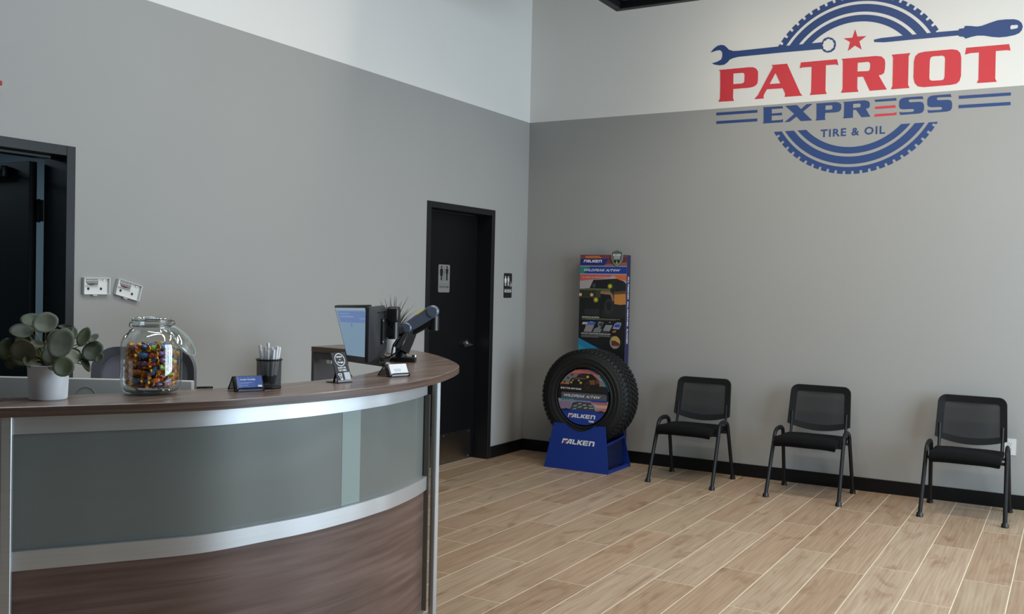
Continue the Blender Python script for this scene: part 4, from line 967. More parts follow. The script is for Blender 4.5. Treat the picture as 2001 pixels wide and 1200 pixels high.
for k in range(5):
    a = 2*math.pi*k/5+.3; b = bmesh.new(); tube(b, [(0, -.1, .10), (.30*math.cos(a), -.1+.30*math.sin(a), .065)], [.024, .015], 8); lg = obj('base_arm', b, M_PLAST, t)
    b = bmesh.new(); lathe(b, [(0, -.014), (.026, -.014), (.028, 0), (.026, .014), (0, .014)], 14, (.30*math.cos(a), -.1+.30*math.sin(a), .0285), Matrix.Rotation(a, 4, 'Z') @ Matrix.Rotation(R(90), 4, 'X')); obj('caster', b, M_PLAST, lg)
for s in (-1, 1):
    b = bmesh.new(); tube(b, [(s*.20, -.05, .43), (s*.285, -.05, .45), (s*.285, -.06, .64)], .014, 8); ap = obj('arm_support', b, M_PLAST, t)
    b = bmesh.new(); box(b, (s*.285, -.09, .652), (.075, .25, .026)); obj('armrest', b, M_PLAST, ap, bevel=.01, seg=2)

# potted eucalyptus
PX, PY = 1.643, -5.924
t = thing('potted_plant', 'round-leaved green plant in a white pot on left end of the counter', 'plant', (PX, PY, ZT))
b = bmesh.new(); lathe(b, [(0, 0), (.053, 0), (.056, .003), (.0605, .108), (.0585, .109), (.0575, .107), (.055, .088), (0, .088)], 40)
pot = obj('pot', b, mat('white_ceramic', (214, 214, 216), .5), t); pot['label'] = 'matte white tapered pot'
b = bmesh.new(); lathe(b, [(0, .0885), (.055, .0885), (.054, .093), (.02, .097), (0, .098)], 24); obj('soil', b, mat('dark_soil', (46, 40, 34), .95, noise=.3, nscale=(90, 90, 90), bump=.6, bscale=120), pot)
LEAF = [(-0.108, -0.015, 0.242, 0.027, 0.022), (-0.041, -0.011, 0.235, 0.031, 0.031), (-0.089, -0.062, 0.21, 0.028, 0.027), (-0.124, -0.084, 0.153, 0.025, 0.029), (-0.05, -0.076, 0.154, 0.033, 0.028), (-0.121, -0.061, 0.117, 0.027, 0.02), (-0.037, -0.058, 0.117, 0.029, 0.019), (0.049, -0.017, 0.175, 0.033, 0.042), (-0.008, -0.017, 0.124, 0.027, 0.016), (0.077, -0.031, 0.109, 0.025, 0.025), (0.043, -0.034, 0.104, 0.016, 0.013), (0.034, 0.031, 0.14, 0.024, 0.017), (0.062, 0.049, 0.197, 0.015, 0.026), (0.072, 0.078, 0.191, 0.011, 0.016), (0.089, 0.064, 0.149, 0.026, 0.032), (0.087, 0.038, 0.118, 0.009, 0.031), (0.124, 0.061, 0.133, 0.013, 0.009), (-0.006, 0.033, 0.227, 0.02, 0.005), (0.027, 0.04, 0.207, 0.009, 0.016), (-0.046, -0.038, 0.171, 0.016, 0.017), (-0.062, 0.01, 0.152, 0.024, 0.022), (-0.152, -0.055, 0.112, 0.015, 0.02), (-0.059, -0.024, 0.138, 0.024, 0.016), (-0.117, -0.021, 0.183, 0.019, 0.019), (-0.02, 0.02, 0.150, 0.026, 0.024), (0.015, -0.03, 0.140, 0.024, 0.022), (-0.085, 0.0, 0.130, 0.026, 0.022), (-0.03, 0.01, 0.190, 0.024, 0.024), (0.02, 0.02, 0.185, 0.018, 0.022), (-0.10, -0.05, 0.175, 0.024, 0.024), (-0.065, -0.07, 0.125, 0.026, 0.020), (0.06, 0.01, 0.135, 0.022, 0.020)]
def leaf_mesh(a, bb, nrm, upv, cup, mi):
    """round leaf: half sizes a (across) and bb (along the midrib); grid of rings with a folded midrib"""
    bmx = bmesh.new(); nrm = Vector(nrm).normalized(); v = (Vector(upv)-nrm*Vector(upv).dot(nrm)).normalized(); u = v.cross(nrm)
    ce = bmx.verts.new((0, 0, 0)); prev = None
    for r in (.4, .75, 1.0):
        ring = []
        for k in range(18):
            an = 2*math.pi*k/18; x = a*r*math.cos(an); y = bb*r*math.sin(an); y += .06*bb*(r**3)*(1 if math.sin(an) > .95 else 0)
            h = cup*(r**2)*a*.7 + .06*abs(x)*1.0 + .03*a*math.sin(3*an+mi)*r
            ring.append(bmx.verts.new(u*x+v*y+nrm*h))
        for k in range(18):
            if prev is None: bmx.faces.new((ce, ring[k], ring[(k+1) % 18]))
            else: bmx.faces.new((prev[k], ring[k], ring[(k+1) % 18], prev[(k+1) % 18]))
        prev = ring
    for f in bmx.faces: f.smooth = True
    return bmx
MLF = [mat('leaf_green', (78, 84, 60), .55, noise=.12, nscale=(40, 40, 40)), mat('leaf_sage', (104, 108, 90), .55, noise=.12, nscale=(40, 40, 40)), mat('leaf_deep', (58, 64, 44), .55, noise=.12, nscale=(40, 40, 40))]
M_STEM = mat('leaf_stem', (132, 140, 62), .5)
view = Vector((.83, -.557, .12))
rl = random.Random(11)
for i, (x, y, z, a, bb) in enumerate(LEAF):
    c = Vector((x+.020, y+.015, z))
    out = Vector((c.x, c.y, max(.02, c.z-.12))); out = out.normalized() if out.length > 1e-4 else Vector((0, 0, 1))
    nrm = (view*1.0 + Vector((rl.uniform(-.55, .55), rl.uniform(-.55, .55), rl.uniform(-.3, .8)))).normalized()
    upv = Vector((0, 0, 1)) if i not in (12, 13, 15, 16, 17) else {12: Vector((.35, .25, .9)), 13: Vector((.4, .3, .9)), 15: Vector((.45, .3, -1)), 16: Vector((.6, .4, -.5)), 17: Vector((0, 0, 1))}[i]
    bmx = leaf_mesh(a*1.26, bb*1.24, nrm, upv, .12+.2*rl.random(), i)
    lf = obj('leaf', bmx, MLF[i % 3], t); lf.location = c
    sd = lf.modifiers.new('thickness', 'SOLIDIFY'); sd.thickness = .0008
    b = bmesh.new(); st = Vector((rl.uniform(-.02, .02), rl.uniform(-.02, .02), .095)); e = c - Vector((0, 0, bb*.75)) if z > .12 else c*0.9 + Vector((0, 0, .006))
    m_ = (st+e)/2 + Vector((0, 0, .02)); tube(b, [p - c for p in catmull([st, m_, e], 4)], .0016, 6); obj('stem', b, M_STEM, lf)

# candy jar
JX, JY = 1.745, -5.617
t = thing('candy_jar', 'large clear glass jar with open clamp lid full of wrapped candy on counter', 'jar', (JX, JY, ZT))
M_GL = thin_glass('clear_glass')
b = bmesh.new(); prof = [(0, .006), (.060, .003), (.070, 0), (.082, .002), (.092, .012), (.0975, .030), (.0985, .06), (.0985, .150), (.0965, .172), (.088, .192), (.072, .206), (.062, .213), (.0595, .222), (.0595, .232), (.0625, .236), (.0635, .252), (.060, .255), (.0565, .252), (.056, .23)]
lathe(b, prof, 56); obj('body', b, M_GL, t, angle=80)
b = bmesh.new(); lathe(b, [(0, .0075), (.060, .006), (.080, .008), (.088, .016), (.086, .019), (.06, .011), (0, .011)], 48); bt = obj('thick_base', b, thin_glass('base_glass', (.34, .38, .40), .05), t)  # dark tint stands in for refraction in the thick base
M_WIRE = mat('clamp_wire', (150, 152, 155), .25, metal=1.0)
b = bmesh.new()
lathe(b, [(.061+.0022*math.cos(a*math.pi/4), .2265+.0022*math.sin(a*math.pi/4)) for a in range(9)], 40)
lathe(b, [(.0635+.0016*math.cos(a*math.pi/4), .2455+.0016*math.sin(a*math.pi/4)) for a in range(9)], 40)
obj('wire_band', b, M_WIRE, t)
vx, vy = .862, .506                              # direction to the right as the visitor sees it
def jv(r_, f_, z_): return (r_*vx - f_*vy*-1*-1, r_*vy + f_*vx, z_)
b = bmesh.new(); tube(b, [jv(-.064, 0, .238), jv(-.074, 0, .236), jv(-.076, 0, .225), jv(-.066, 0, .216), jv(-.085, 0, .196), jv(-.090, 0, .182), jv(-.078, -.02, .186), jv(-.066, -.015, .214)], .0018, 6); obj('clamp', b, M_WIRE, t)
b = bmesh.new(); tube(b, [jv(.062, 0, .2265), jv(.078, 0, .236), jv(.074, 0, .246), jv(.063, 0, .244)], .002, 6); obj('hinge', b, M_WIRE, t)
b = bmesh.new()
axis = Vector((.862*.78, .506*.78, .62)).normalized()   # lid normal
ux = Vector(jv(0, 1, 0)); uy = axis.cross(ux)
LM = Matrix((ux, uy, axis)).transposed().to_4x4()
lathe(b, [(0, .018), (.035, .015), (.052, .010), (.060, .004), (.064, .002), (.066, -.003), (.063, -.007), (.054, -.004), (.040, .004), (0, .010)], 44, Vector(jv(.094, .03, .178)), LM)
lid = obj('lid', b, M_GL, t, angle=80)
b = bmesh.new(); lathe(b, [(.063+.0024*math.cos(a*math.pi/4), -.002+.0024*math.sin(a*math.pi/4)) for a in range(9)], 44, Vector(jv(.094, .03, .178)), LM); obj('gasket', b, mat('pale_rubber', (188, 190, 184), .45), lid)

# wrapped candies in the jar, one object each
CC = {'blue': (76, 122, 178), 'red': (164, 62, 72), 'purple': (124, 90, 136), 'green': (138, 182, 82), 'orange': (214, 122, 62)}
M_TWIST = mat('amber_wrapper', (236, 164, 46), .35, spec=.7, noise=.35, nscale=(120, 120, 120))
def candy_mesh(cn):
    b = bmesh.new()
    lathe(b, [(0, -.0155), (.0060, -.0150), (.0098, -.0125), (.0104, -.005), (.0100, .004), (.0104, .0115), (.0062, .0148), (0, .0155)], 6)
    for v in b.verts: v.co.x *= 1.0+.12*math.sin(v.co.z*420); v.co.y *= .86
    for f in b.faces: f.material_index = 0
    n0 = len(b.faces)
    for s in (-1, 1):
        ring0, ring1 = [], []
        for k in range(8):
            a = 2*math.pi*k/8
            ring0.append(b.verts.new((.0022*math.cos(a), .0022*math.sin(a), s*.0138)))
            ring1.append(b.verts.new((.0120*math.cos(a), (.0065+.004*(k % 2))*math.sin(a), s*(.0235+.0035*(k % 2)))))
        for k in range(8): b.faces.new((ring0[k], ring0[(k+1) % 8], ring1[(k+1) % 8], ring1[k]))
    b.faces.ensure_lookup_table()
    for f in b.faces[n0:]: f.material_index = 1
    for f in b.faces: f.smooth = True
    me = bpy.data.meshes.new('wrapped_candy'); b.to_mesh(me); b.free()
    me.materials.append(mat('candy_'+cn, CC[cn], .2, spec=.8, noise=.45, nscale=(110, 110, 110))); me.materials.append(M_TWIST)
    return me
CM = {c: candy_mesh(c) for c in CC}
rc = random.Random(5); placed = []
def try_place(zmin, zmax, rmax, tries, dmin):
    for _ in range(tries):
        rr = rmax*math.sqrt(rc.random()); a = rc.uniform(0, 2*math.pi); z = rc.uniform(zmin, zmax)
        p = Vector((rr*math.cos(a), rr*math.sin(a), z))
        if all((p-q).length > dmin for q in placed): placed.append(p); return True
    return False
for L_ in range(10):
    z0 = .030+L_*.0135
    for _ in range(34):
        try_place(z0, z0+.008, .071 if L_ else .062, 90, .0212)
order = ['blue', 'orange', 'red', 'purple', 'green', 'blue', 'red', 'orange', 'purple', 'red']
for i, p in enumerate(placed):
    cn = order[rc.randrange(10)]
    if p.z > .13 and rc.random() < .45: cn = rc.choice(['blue', 'green', 'blue'])
    o = bpy.data.objects.new('wrapped_candy', CM[cn]); COL.objects.link(o)
    o.location = (JX+p.x, JY+p.y, ZT+p.z)
    # lie roughly along the wall so nothing pokes through the glass
    tang = math.atan2(p.y, p.x)+math.pi/2+rc.uniform(-.22, .22)
    o.scale = [rc.uniform(.92, 1.08)]*3
    o.rotation_euler = (R(90)+rc.uniform(-.5, .5), rc.uniform(0, 3), tang+math.pi/2)
    tag(o, cn+' wrapped candy with amber twisted ends in the glass jar', 'candy', cn+' candies in the glass jar')
o = bpy.data.objects.new('wrapped_candy', candy_mesh('red')); COL.objects.link(o); o.location = (1.885, -4.770, ZT+.0079); o.rotation_euler = (R(90), 0, R(60))
tag(o, 'single red candy with amber ends lying on counter behind the small black sign', 'candy')

# business card holders
def card_holder(name_lab, card_lab, cx, cy, dirv, m_card, count, printed):
    ang = math.atan2(dirv[1], dirv[0])
    t = thing('card_holder', name_lab, 'card holder', (cx, cy, ZT), ang)      # local x along the front edge, local -y towards the visitor
    M_HM = mesh_fabric('black_wire_mesh', (24, 24, 25), .78)
    wv = .052
    b = bmesh.new(); tube(b, [(-wv, .070, .003), (-wv, .026, .050), (wv, .026, .050), (wv, .070, .003), (-wv, .070, .003), (-wv, .026, .050)], .0022, 6)
    obj('rear_frame', b, M_PLAST, t)
    b = bmesh.new(); vs = [b.verts.new(p) for p in ((-wv, .070, .003), (wv, .070, .003), (wv, .026, .050), (-wv, .026, .050))]; b.faces.new(vs); obj('rear_mesh', b, M_HM, t)
    b = bmesh.new(); vs = [b.verts.new(p) for p in ((-wv, .002, .003), (wv, .002, .003), (wv, .026, .050), (-wv, .026, .050))]; b.faces.new(vs); obj('front_mesh', b, M_HM, t)
    b = bmesh.new(); tube(b, catmull([(-wv, .002, .002), (-wv+.004, -.014, .004), (-wv+.012, -.020, .014), (0, -.021, .015), (wv-.012, -.020, .014), (wv-.004, -.014, .004), (wv, .002, .002)], 4), .0023, 6)
    tube(b, [(-wv, .002, .002), (-wv, .026, .050)], .0022, 6); tube(b, [(wv, .002, .002), (wv, .026, .050)], .0022, 6); obj('front_lip', b, M_PLAST, t)
    b = bmesh.new(); vs = [b.verts.new(p) for p in ((-wv+.012, -.020, .014), (wv-.012, -.020, .014), (wv-.006, -.006, .002), (-wv+.006, -.006, .002))]; b.faces.new(vs); obj('lip_mesh', b, M_HM, t)
    # the stack of cards leaning in it
    c = thing('business_cards', card_lab, 'business cards', (cx, cy, ZT), ang)
    th = .010; lean = R(27)
    X = Matrix.Translation((0, -.010, .0035)) @ Matrix.Rotation(-lean, 4, 'X')
    b = bmesh.new()
    for k in range(count):
        y0 = th*k/count; v = box(b, (rl.uniform(-.0004, .0004), y0-.006, .0255), (.089, th/count*.8, .051)); bmesh.ops.transform(b, matrix=X, verts=v)
    obj('card_stack', b, mat('card_paper', (226, 226, 226), .6), c, smooth=False)
    FM = X @ Matrix.Translation((0, -.0066-.0004, 0)) @ FRONT
    if printed:
        shp = [((58, 92, 162), [rect(-.0445, .0002, .0445, .0508)]), ((48, 80, 150), [rect(.018, .0002, .0445, .0508)]), ((92, 116, 176), [[(-.0445, .0002), (-.030, .0002), (-.038, .0508), (-.0445, .0508)]]),
               ((150, 165, 205), [rect(-.034, .027, .006, .0285), rect(-.034, .0225, -.004, .024), rect(-.034, .016, -.008, .0175), rect(-.034, .0095, .008, .011)]), ((222, 224, 228), [rect(.027, .006, .041, .017)])]
        print_shapes(shp, lambda p: p, FM, c, 'print', .00006)
        me = text_mesh('lettering', 'Austin Housley', .0088, .00004, .0002); put(me, FM @ Matrix.Translation((-.034, .036, .0008))); link('lettering', me, M_INKW, c)
    else:
        print_shapes([((196, 200, 214), [rect(-.022, .020, .010, .030)])], lambda p: p, FM, c, 'print', .00006)
card_holder('black wire card holder beside the pen cup', 'stack of blue business cards in holder beside the pen cup', 1.945, -5.365, (.42, .907), None, 9, True)
card_holder('black wire card holder under the monitor arm cable', 'stack of plain white business cards in the holder nearest the counter tip', 2.000, -4.585, (.27, .963), None, 9, False)

# pen cup and pens
CX, CY = 1.920, -5.247
t = thing('pen_cup', 'black wire mesh pen cup on the counter between cards and sign', 'pen cup', (CX, CY, ZT))
b = bmesh.new(); lathe(b, [(.0425, .003), (.0435, .103)], 40); obj('mesh_wall', b, mesh_fabric('pen_cup_mesh', (26, 26, 28), .62), t)
b = bmesh.new(); lathe(b, [(.0435+.0035*math.cos(a*math.pi/4), .103+.0035*math.sin(a*math.pi/4)) for a in range(9)], 40); obj('rim', b, M_PLAST, t)
b = bmesh.new(); lathe(b, [(0, .001), (.043, .001), (.0445, .004), (.043, .007), (0, .004)], 40); obj('base', b, M_PLAST, t)
M_PEN = mat('white_pen_plastic', (222, 222, 224), .35); M_PGRIP = mat('pen_grip', (58, 58, 62), .5)
rp = random.Random(3)
spec = [(-.034, .000, .052, -.030, .01), (-.028, -.012, .036, -.014, .0), (-.018, .004, .046, -.006, .02), (-.004, -.004, .060, .0, .0), (.000, -.018, .034, .004, -.01), (.006, .01, .044, -.012, .02),
        (.012, -.006, .044, -.016, .0), (.018, .014, .046, .006, .03), (.020, -.018, .037, .010, -.02), (.026, .004, .045, .018, .0), (.030, -.006, .049, .014, .01), (.036, .006, .045, .020, .0)]
PLAB = ['leftmost white pen, leaning out over the cup rim', 'shorter white pen at the left in front of the leaning one', 'second tall white pen from the left in the cup', 'tallest white pen in the mesh cup', 'short white pen in front of the tallest one', 'white pen behind and right of the tallest one',
        'white pen leaning across the middle of the cup', 'white pen at the back right of the middle', 'short white pen at front right of the cup', 'third white pen from the right in the cup', 'second white pen from the right in the cup', 'rightmost white pen in the mesh cup']
for i, (r_, f_, hgt, br, bf) in enumerate(spec):
    b = bmesh.new()
    top = Vector((r_*vx - f_*.506, r_*vy + f_*.862, .1035+hgt)); lim = .030
    bot = Vector((r_*.5*vx - f_*.5*.506, r_*.5*vy + f_*.5*.862, .0135))
    if top.xy.length > .036: top.x *= .036/top.xy.length; top.y *= .036/top.xy.length
    # crossing at the rim stays inside the cup
    d = (top-bot); p = thing('pen', PLAB[i], 'pen', (CX+bot.x, CY+bot.y, ZT+bot.z), 0, 'white pens in the mesh cup')
    n_ = d.normalized(); Ln = d.length
    tube(b, [Vector((0, 0, 0))+n_*(Ln*.25), n_*(Ln-.004), n_*Ln], [.0056, .0056, .0044], 10); obj('barrel', b, M_PEN, p)
    b = bmesh.new(); tube(b, [Vector((0, 0, 0)), n_*.012, n_*(Ln*.25)], [.0012, .0040, .0050], 10); obj('grip', b, M_PGRIP, p)

# small black review sign
t = thing('counter_sign', 'small black stand-up sign with white circle and text on the counter', 'sign', (2.003, -4.925, ZT), R(84))
b = bmesh.new(); bx(-.038, .038, -.002, .066, 0, .003, b); obj('foot', b, M_PLAST, t, bevel=.0008, seg=1)
SL = Matrix.Translation((0, 0, .003)) @ Matrix.Rotation(R(-22), 4, 'X')
b = bmesh.new(); v = box(b, (0, 0, .060), (.076, .004, .120)); bmesh.ops.transform(b, matrix=SL, verts=v); obj('plate', b, mat('charcoal_acrylic', (46, 47, 52), .3), t, bevel=.0008, seg=1)
SF = SL @ Matrix.Translation((0, -.0022, 0)) @ FRONT
b = bmesh.new(); tube(b, [(-.03, .030, .003), (-.03, .020, .040)], .004, 8); obj('brace', b, M_PLAST, t)
def spart(me, m, nm): put(me, SF @ Matrix.Translation((0, 0, .0003))); link(nm, me, m, t)
spart(shape_mesh('ring', [disc(0, .090, .026, 36), disc(0, .090, .0232, 36)], .0001), M_INKW, 'ring')
for s_, x, y, z in (('REVIEW', 0, .099, .0085), ('on', 0, .090, .008), ('Google', 0, .078, .0115)): spart(text_mesh('lettering', s_, z, .0001, .0004, 0, 'CENTER'), M_INKW, 'lettering') if False else None
def sletter(s_, x, y, z, bold=.0003):
    me = text_mesh('lettering', s_, z, .0001, bold, 0, 'CENTER'); put(me, Matrix.Translation((x, y, 0))); spart(me, M_INKW, 'lettering')
sletter('REVIEW', 0, .0985, .0085); sletter('on', 0, .0885, .0075); sletter('Google', 0, .0765, .0105)
sletter('SCAN OR', 0, .0545, .0095); sletter('TAP HERE', 0, .0440, .0095)
spart(shape_mesh('panel', [rrect(.018, .0235, .030, .030, .001)], .0001), mat('sign_grey', (176, 184, 190), .5), 'blank_panel')
spart(shape_mesh('icon', [rrect(-.018, .031, .020, .009, .004), rrect(-.018, .031, .013, .004, .002), [(-.024, .028), (-.012, .028), (-.008, .010), (-.018, .008)], [(-.021, .025), (-.014, .025), (-.012, .014), (-.017, .013)]], .0001), M_INKW, 'phone_icon')
spart(shape_mesh('strip', [rect(-.037, .0005, .037, .0085)], .0001), mat('sign_strip', (120, 126, 136), .4), 'strip')

# black marker drawn for an unidentified dark line at the back edge
b = bmesh.new(); tube(b, [(0, 0, 0), (.034, 0, 0)], .004, 10); mk = thing('dark_line_rod', 'short black marker lying at back edge of counter beside the jar', 'rod', (1.756, -5.432, ZT+.0041), R(60))
obj('barrel', b, M_PLAST, mk); b = bmesh.new(); tube(b, [(.0345, 0, 0), (.056, 0, 0)], [.0040, .0036], 10); obj('cap', b, M_PLASTG, mk)

# ============================================================ dual monitor arm
M_ARM = mat('arm_grey', (84, 92, 106), .32, spec=.7); M_ARMB = mat('arm_black', (19, 20, 21), .35, spec=.6)
arm = thing('monitor_arm', 'black and grey dual monitor arm clamped near the counter tip', 'monitor arm', (1.545, -3.955, ZT))
AINV = Matrix.Translation((-1.545, 3.955, -ZT))
def apart(nm, b, m, parent=None, **k):
    o = obj(nm, b, m, None, **k); o.parent = parent or arm; o.matrix_parent_inverse = AINV if parent is None else Matrix(); return o
b = bmesh.new(); q = Matrix.Rotation(.53, 3, 'Z'); box(b, (1.553, -3.955, ZT+.012), (.125, .085, .024), q); bp_ = apart('base_plate', b, M_ARMB, bevel=.005)
b = bmesh.new(); lathe(b, [(.0, .0), (.012, 0), (.012, .010), (.0, .012)], 14, (1.595, -3.92, ZT+.024)); apart('bolt', b, M_STEEL, bp_) if False else apart('bolt', b, M_STEEL)
def rv(px, py, pz, r_, f_, z_): return (px+r_*.862-f_*.506, py+r_*.506+f_*.862, pz+z_)
PB = (1.545, -3.965, ZT)
b = bmesh.new(); lathe(b, [(.034, .024), (.028, .035), (.026, .13), (.030, .135), (.030, .175), (.022, .18), (0, .18)], 20, PB); apart('post', b, M_ARMB)
# lower bracket fanning out to the right, and the gas spring arm above it
def plank(p0, p1, w0, w1, th, z0=0):
    b = bmesh.new(); a, c = Vector(p0), Vector(p1); d = (c-a).normalized(); s = Vector((d.y, -d.x, 0)); s = s.normalized() if s.length > 1e-4 else Vector((1, 0, 0)); u = s.cross(d)
    rings = []
    for p, wdt in ((a, w0), (a.lerp(c, .5), (w0+w1)/2*1.04), (c, w1)):
        rings.append([p+s*x*th+u*y*wdt for x, y in ((-.5, -.42), (-.35, -.5), (.35, -.5), (.5, -.42), (.5, .42), (.35, .5), (-.35, .5), (-.5, .42))])
    loft(b, rings, True, True); return b
apart('lower_bracket', plank(rv(*PB, .0, -.02, .06), rv(*PB, .05, 0, .165), .085, .06, .05), M_ARMB, bevel=.004)
apart('spring_arm_base', plank(rv(*PB, -.01, 0, .135), rv(*PB, .155, 0, .215), .075, .055, .046), M_ARMB, bevel=.004)
sa = apart('spring_arm', plank(rv(*PB, .022, -.004, .165), rv(*PB, .150, -.004, .250), .052, .062, .056), M_ARM, bevel=.008, seg=3); sa['label'] = 'blue-grey spring arm cover'
b = bmesh.new(); lathe(b, [(0, .034), (.024, .034), (.031, .028), (.031, -.028), (.024, -.034), (0, -.034)], 20, rv(*PB, .154, -.004, .252), Matrix.Rotation(.53, 4, 'Z') @ Matrix.Rotation(R(90), 4, 'X')); apart('elbow_cover', b, M_ARM)
b = bmesh.new(); lathe(b, [(0, .02), (.020, .02), (.026, .014), (.026, -.055), (.02, -.06), (0, -.06)], 18, rv(*PB, .160, 0, .215)); apart('elbow_joint', b, M_ARMB)
b = bmesh.new(); lathe(b, [(0, .033), (.022, .033), (.028, .028), (.028, -.028), (0, -.033)], 20, rv(*PB, .026, -.004, .168), Matrix.Rotation(.53, 4, 'Z') @ Matrix.Rotation(R(90), 4, 'X')); apart('pivot_cap', b, M_ARM)
st_ = plank(rv(*PB, .083, -.004, .2265), rv(*PB, .117, -.004, .2495), .030, .030, .0545); o = apart('warning_sticker', st_, mat('yellow_sticker', (214, 196, 36), .45)); o['label'] = 'yellow sticker'
# head that points at the visitor, and the two tilting mounts
b = bmesh.new(); box(b, rv(*PB, -.022, -.14, .238), (.058, .10, .075), q); apart('second_arm_end', b, M_ARMB, bevel=.014, seg=3)
b = bmesh.new(); tube(b, [rv(*PB, -.022, -.14, .21), rv(*PB, -.022, -.14, .12)], .026, 16); apart('second_arm_pivot', b, M_ARMB)
b = bmesh.new(); tube(b, [rv(*PB, 0, 0, .155), rv(*PB, -.022, -.14, .165)], .024, 12); apart('second_arm', b, M_ARMB)
b = bmesh.new(); tube(b, [rv(*PB, -.022, -.14, .155), rv(*PB, -.062, -.155, .155)], .021, 14); tube(b, [rv(*PB, -.048, -.175, .155), rv(*PB, -.048, -.135, .155)], .027, 16); apart('tilt_head', b, M_ARMB)
# mounting plates
# near monitor: back towards the visitor, nearly edge on
NA, NB = Vector((1.653, -4.369)), Vector((1.468, -4.018)); nd = (NB-NA).normalized(); nw = (NB-NA).length
b = bmesh.new()
ctr = (NA+NB)/2; nang = math.atan2(nd.y, nd.x)
nm = thing('computer_monitor', 'black monitor turned away, its curved back and mount plate toward the arm', 'monitor', (ctr.x, ctr.y, 1.165), nang)
# local x along the panel, local -y = back side (towards +x world)
bx(-nw/2, nw/2, -.012, .006, 0, .252, b); obj('panel', b, M_PLASTG, nm, bevel=.004)
b = bmesh.new(); bx(-nw/2+.008, nw/2-.008, .006, .0075, .012, .244, b); obj('screen', b, M_INK, nm, smooth=False)
b = bmesh.new(); hl = nw/2
loft(b, [[(-hl+.006, -.011, .004), (hl-.006, -.011, .004), (hl-.006, -.011, .248), (-hl+.006, -.011, .248)], [(-hl+.05, -.032, .03), (hl-.05, -.032, .03), (hl-.05, -.032, .235), (-hl+.05, -.032, .235)], [(-hl+.09, -.040, .05), (hl-.09, -.040, .05), (hl-.09, -.040, .215), (-hl+.09, -.040, .215)]], True, True)
obj('back_shell', b, M_PLASTG, nm, bevel=.006, angle=60)
b = bmesh.new(); bx(-.06, .06, -.050, -.040, .075, .195, b); vp = obj('mount_plate', b, M_ARMB, nm, bevel=.002)
b = bmesh.new()
for x in (-.05, .05):
    for z in (.085, .185): lathe(b, [(0, .004), (.005, .003), (.006, 0)], 10, (x, -.050, z), Matrix.Rotation(R(90), 4, 'X'))
obj('screws', b, M_CHROME, vp)
b = bmesh.new(); bx(-.12, .12, -.0385, -.0345, .222, .228, b); obj('vent_slot', b, M_INK, nm, smooth=False)
# far monitor: lit screen towards the visitor, drooping forward
c4 = [Vector(p) for p in ((.886, -3.718, 1.394), (.976, -3.674, 1.089), (1.418, -3.936, 1.104), (1.333, -3.978, 1.410))]
ex = ((c4[2]-c4[1])+(c4[3]-c4[0])).normalized(); ez = ((c4[0]-c4[1])+(c4[3]-c4[2])); ez = (ez-ex*ez.dot(ex)).normalized(); ey = ez.cross(ex)
fw = ((c4[2]-c4[1]).length+(c4[3]-c4[0]).length)/2; fh = ((c4[0]-c4[1]).length+(c4[3]-c4[2]).length)/2
org = sum(c4, Vector())/4
fm = thing('computer_monitor', 'tilted monitor with lit pale blue screen facing the visitor', 'monitor', org)
fm.rotation_euler = Matrix((ex, ey, ez)).transposed().to_euler()
b = bmesh.new(); bx(-fw/2, fw/2, .0, .022, -fh/2, fh/2, b); obj('panel', b, M_PLAST, fm, bevel=.003)
b = bmesh.new(); bx(-fw/2+.09, fw/2-.09, .022, .045, -fh/2+.06, fh/2-.05, b); obj('back_shell', b, M_PLASTG, fm, bevel=.01)
SMX = Matrix.Translation((0, -.0006, 0)) @ FRONT
def lit(nm_, loops, c, s, lift):
    me = shape_mesh(nm_, loops, .0001); put(me, SMX @ Matrix.Translation((0, 0, lift)))
    link(nm_, me, mat('screen_%d_%d_%d' % c, (10, 10, 10), .3, emit=(c, s)), fm)
x0, x1, z0, z1 = -fw/2+.010, fw/2-.045, -fh/2+.040, fh/2-.012
lit('screen', [rect(x0, z0, x1, z1)], (108, 134, 156), 1.0, .0)
lit('title_bar', [rect(x0, z1-.012, x1, z1)], (128, 150, 164), 1.0, .0003)
lit('banner', [rect(x0+.03, z1-.080, x1-.004, z1-.018)], (88, 112, 158), 1.0, .0003)
lit('banner_text', [rect(x0+.05, z1-.052, x0+.26, z1-.044), rect(x0+.05, z1-.034, x0+.20, z1-.029), rect(x0+.34, z1-.060, x1-.03, z1-.055)], (112, 134, 172), 1.0, .0006)
lit('round_icon', [disc(x0+.20, z1-.094, .012, 18)], (84, 112, 160), 1.0, .0006)
b = bmesh.new(); tube(b, [(0, .045, 0), (.05, .10, 0)], .02, 10); obj('tilt_mount', b, M_ARMB, fm)
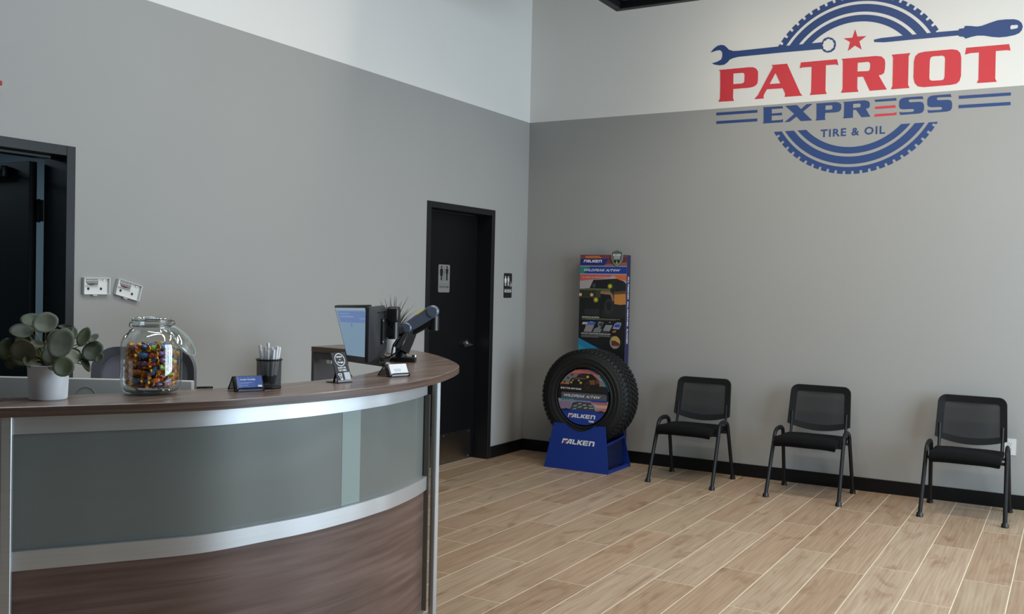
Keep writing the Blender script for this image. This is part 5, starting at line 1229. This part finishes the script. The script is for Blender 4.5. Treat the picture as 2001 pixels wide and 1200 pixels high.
# cable hanging in a loop
b = bmesh.new(); tube(b, catmull([(1.575, -4.175, 1.225), (1.562, -4.160, 1.186), (1.572, -4.140, 1.168), (1.592, -4.125, 1.172), (1.625, -4.105, 1.198), (1.650, -4.088, 1.238), rv(*PB, .040, -.045, .150)], 6), .0042, 8); apart('cable', b, M_ARMB)
b = bmesh.new(); tube(b, catmull([rv(*PB, .0, -.05, .13), rv(*PB, -.03, -.06, .08), rv(*PB, -.04, -.06, .03), rv(*PB, -.06, -.10, .006), rv(*PB, -.09, -.16, .006)], 6), .0045, 8); apart('cable', b, M_ARMB)

# spiky plant in a white pot behind the monitors
SX, SY = 1.175, -3.545
t = thing('spiky_plant', 'spiky thin-leaved plant in tall white pot behind the monitors', 'plant', (SX, SY, ZT))
b = bmesh.new(); lathe(b, [(0, 0), (.036, 0), (.040, .003), (.046, .118), (.043, .120), (.041, .112), (.04, .10), (0, .10)], 32); obj('pot', b, mat('white_glazed_pot', (224, 224, 222), .35), t)
MSP = [mat('spike_green', (52, 60, 46), .5), mat('spike_dark', (36, 42, 36), .5), mat('spike_lime', (132, 146, 66), .5)]
rs = random.Random(8)
for k in range(48):
    a = 2*math.pi*k/48*5.0+rs.uniform(-.2, .2); el = rs.uniform(.45, 1.45); ln = rs.uniform(.15, .25) if k > 3 else .24
    if k < 4: a = math.atan2(-.506, -.862)+(k-1.5)*.25; el = 1.0+.1*k; ln = .20
    d = Vector((math.cos(a)*math.cos(el), math.sin(a)*math.cos(el), math.sin(el))); p0 = Vector((rs.uniform(-.015, .015), rs.uniform(-.015, .015), .105))
    b = bmesh.new(); pts = [p0, p0+d*ln*.35, p0+d*ln*.7+Vector((0, 0, -.004)), p0+d*ln+Vector((0, 0, -.014))]
    tube(b, pts, [.0028, .0032, .0022, .0005], 6, sx=.5); obj('leaf', b, MSP[0] if k % 3 == 0 else (MSP[1] if k % 9 else MSP[2]), t)
b = bmesh.new(); lathe(b, [(0, .1005), (.039, .1005), (.03, .106), (0, .108)], 20); obj('soil', b, MATS['dark_soil'], t)
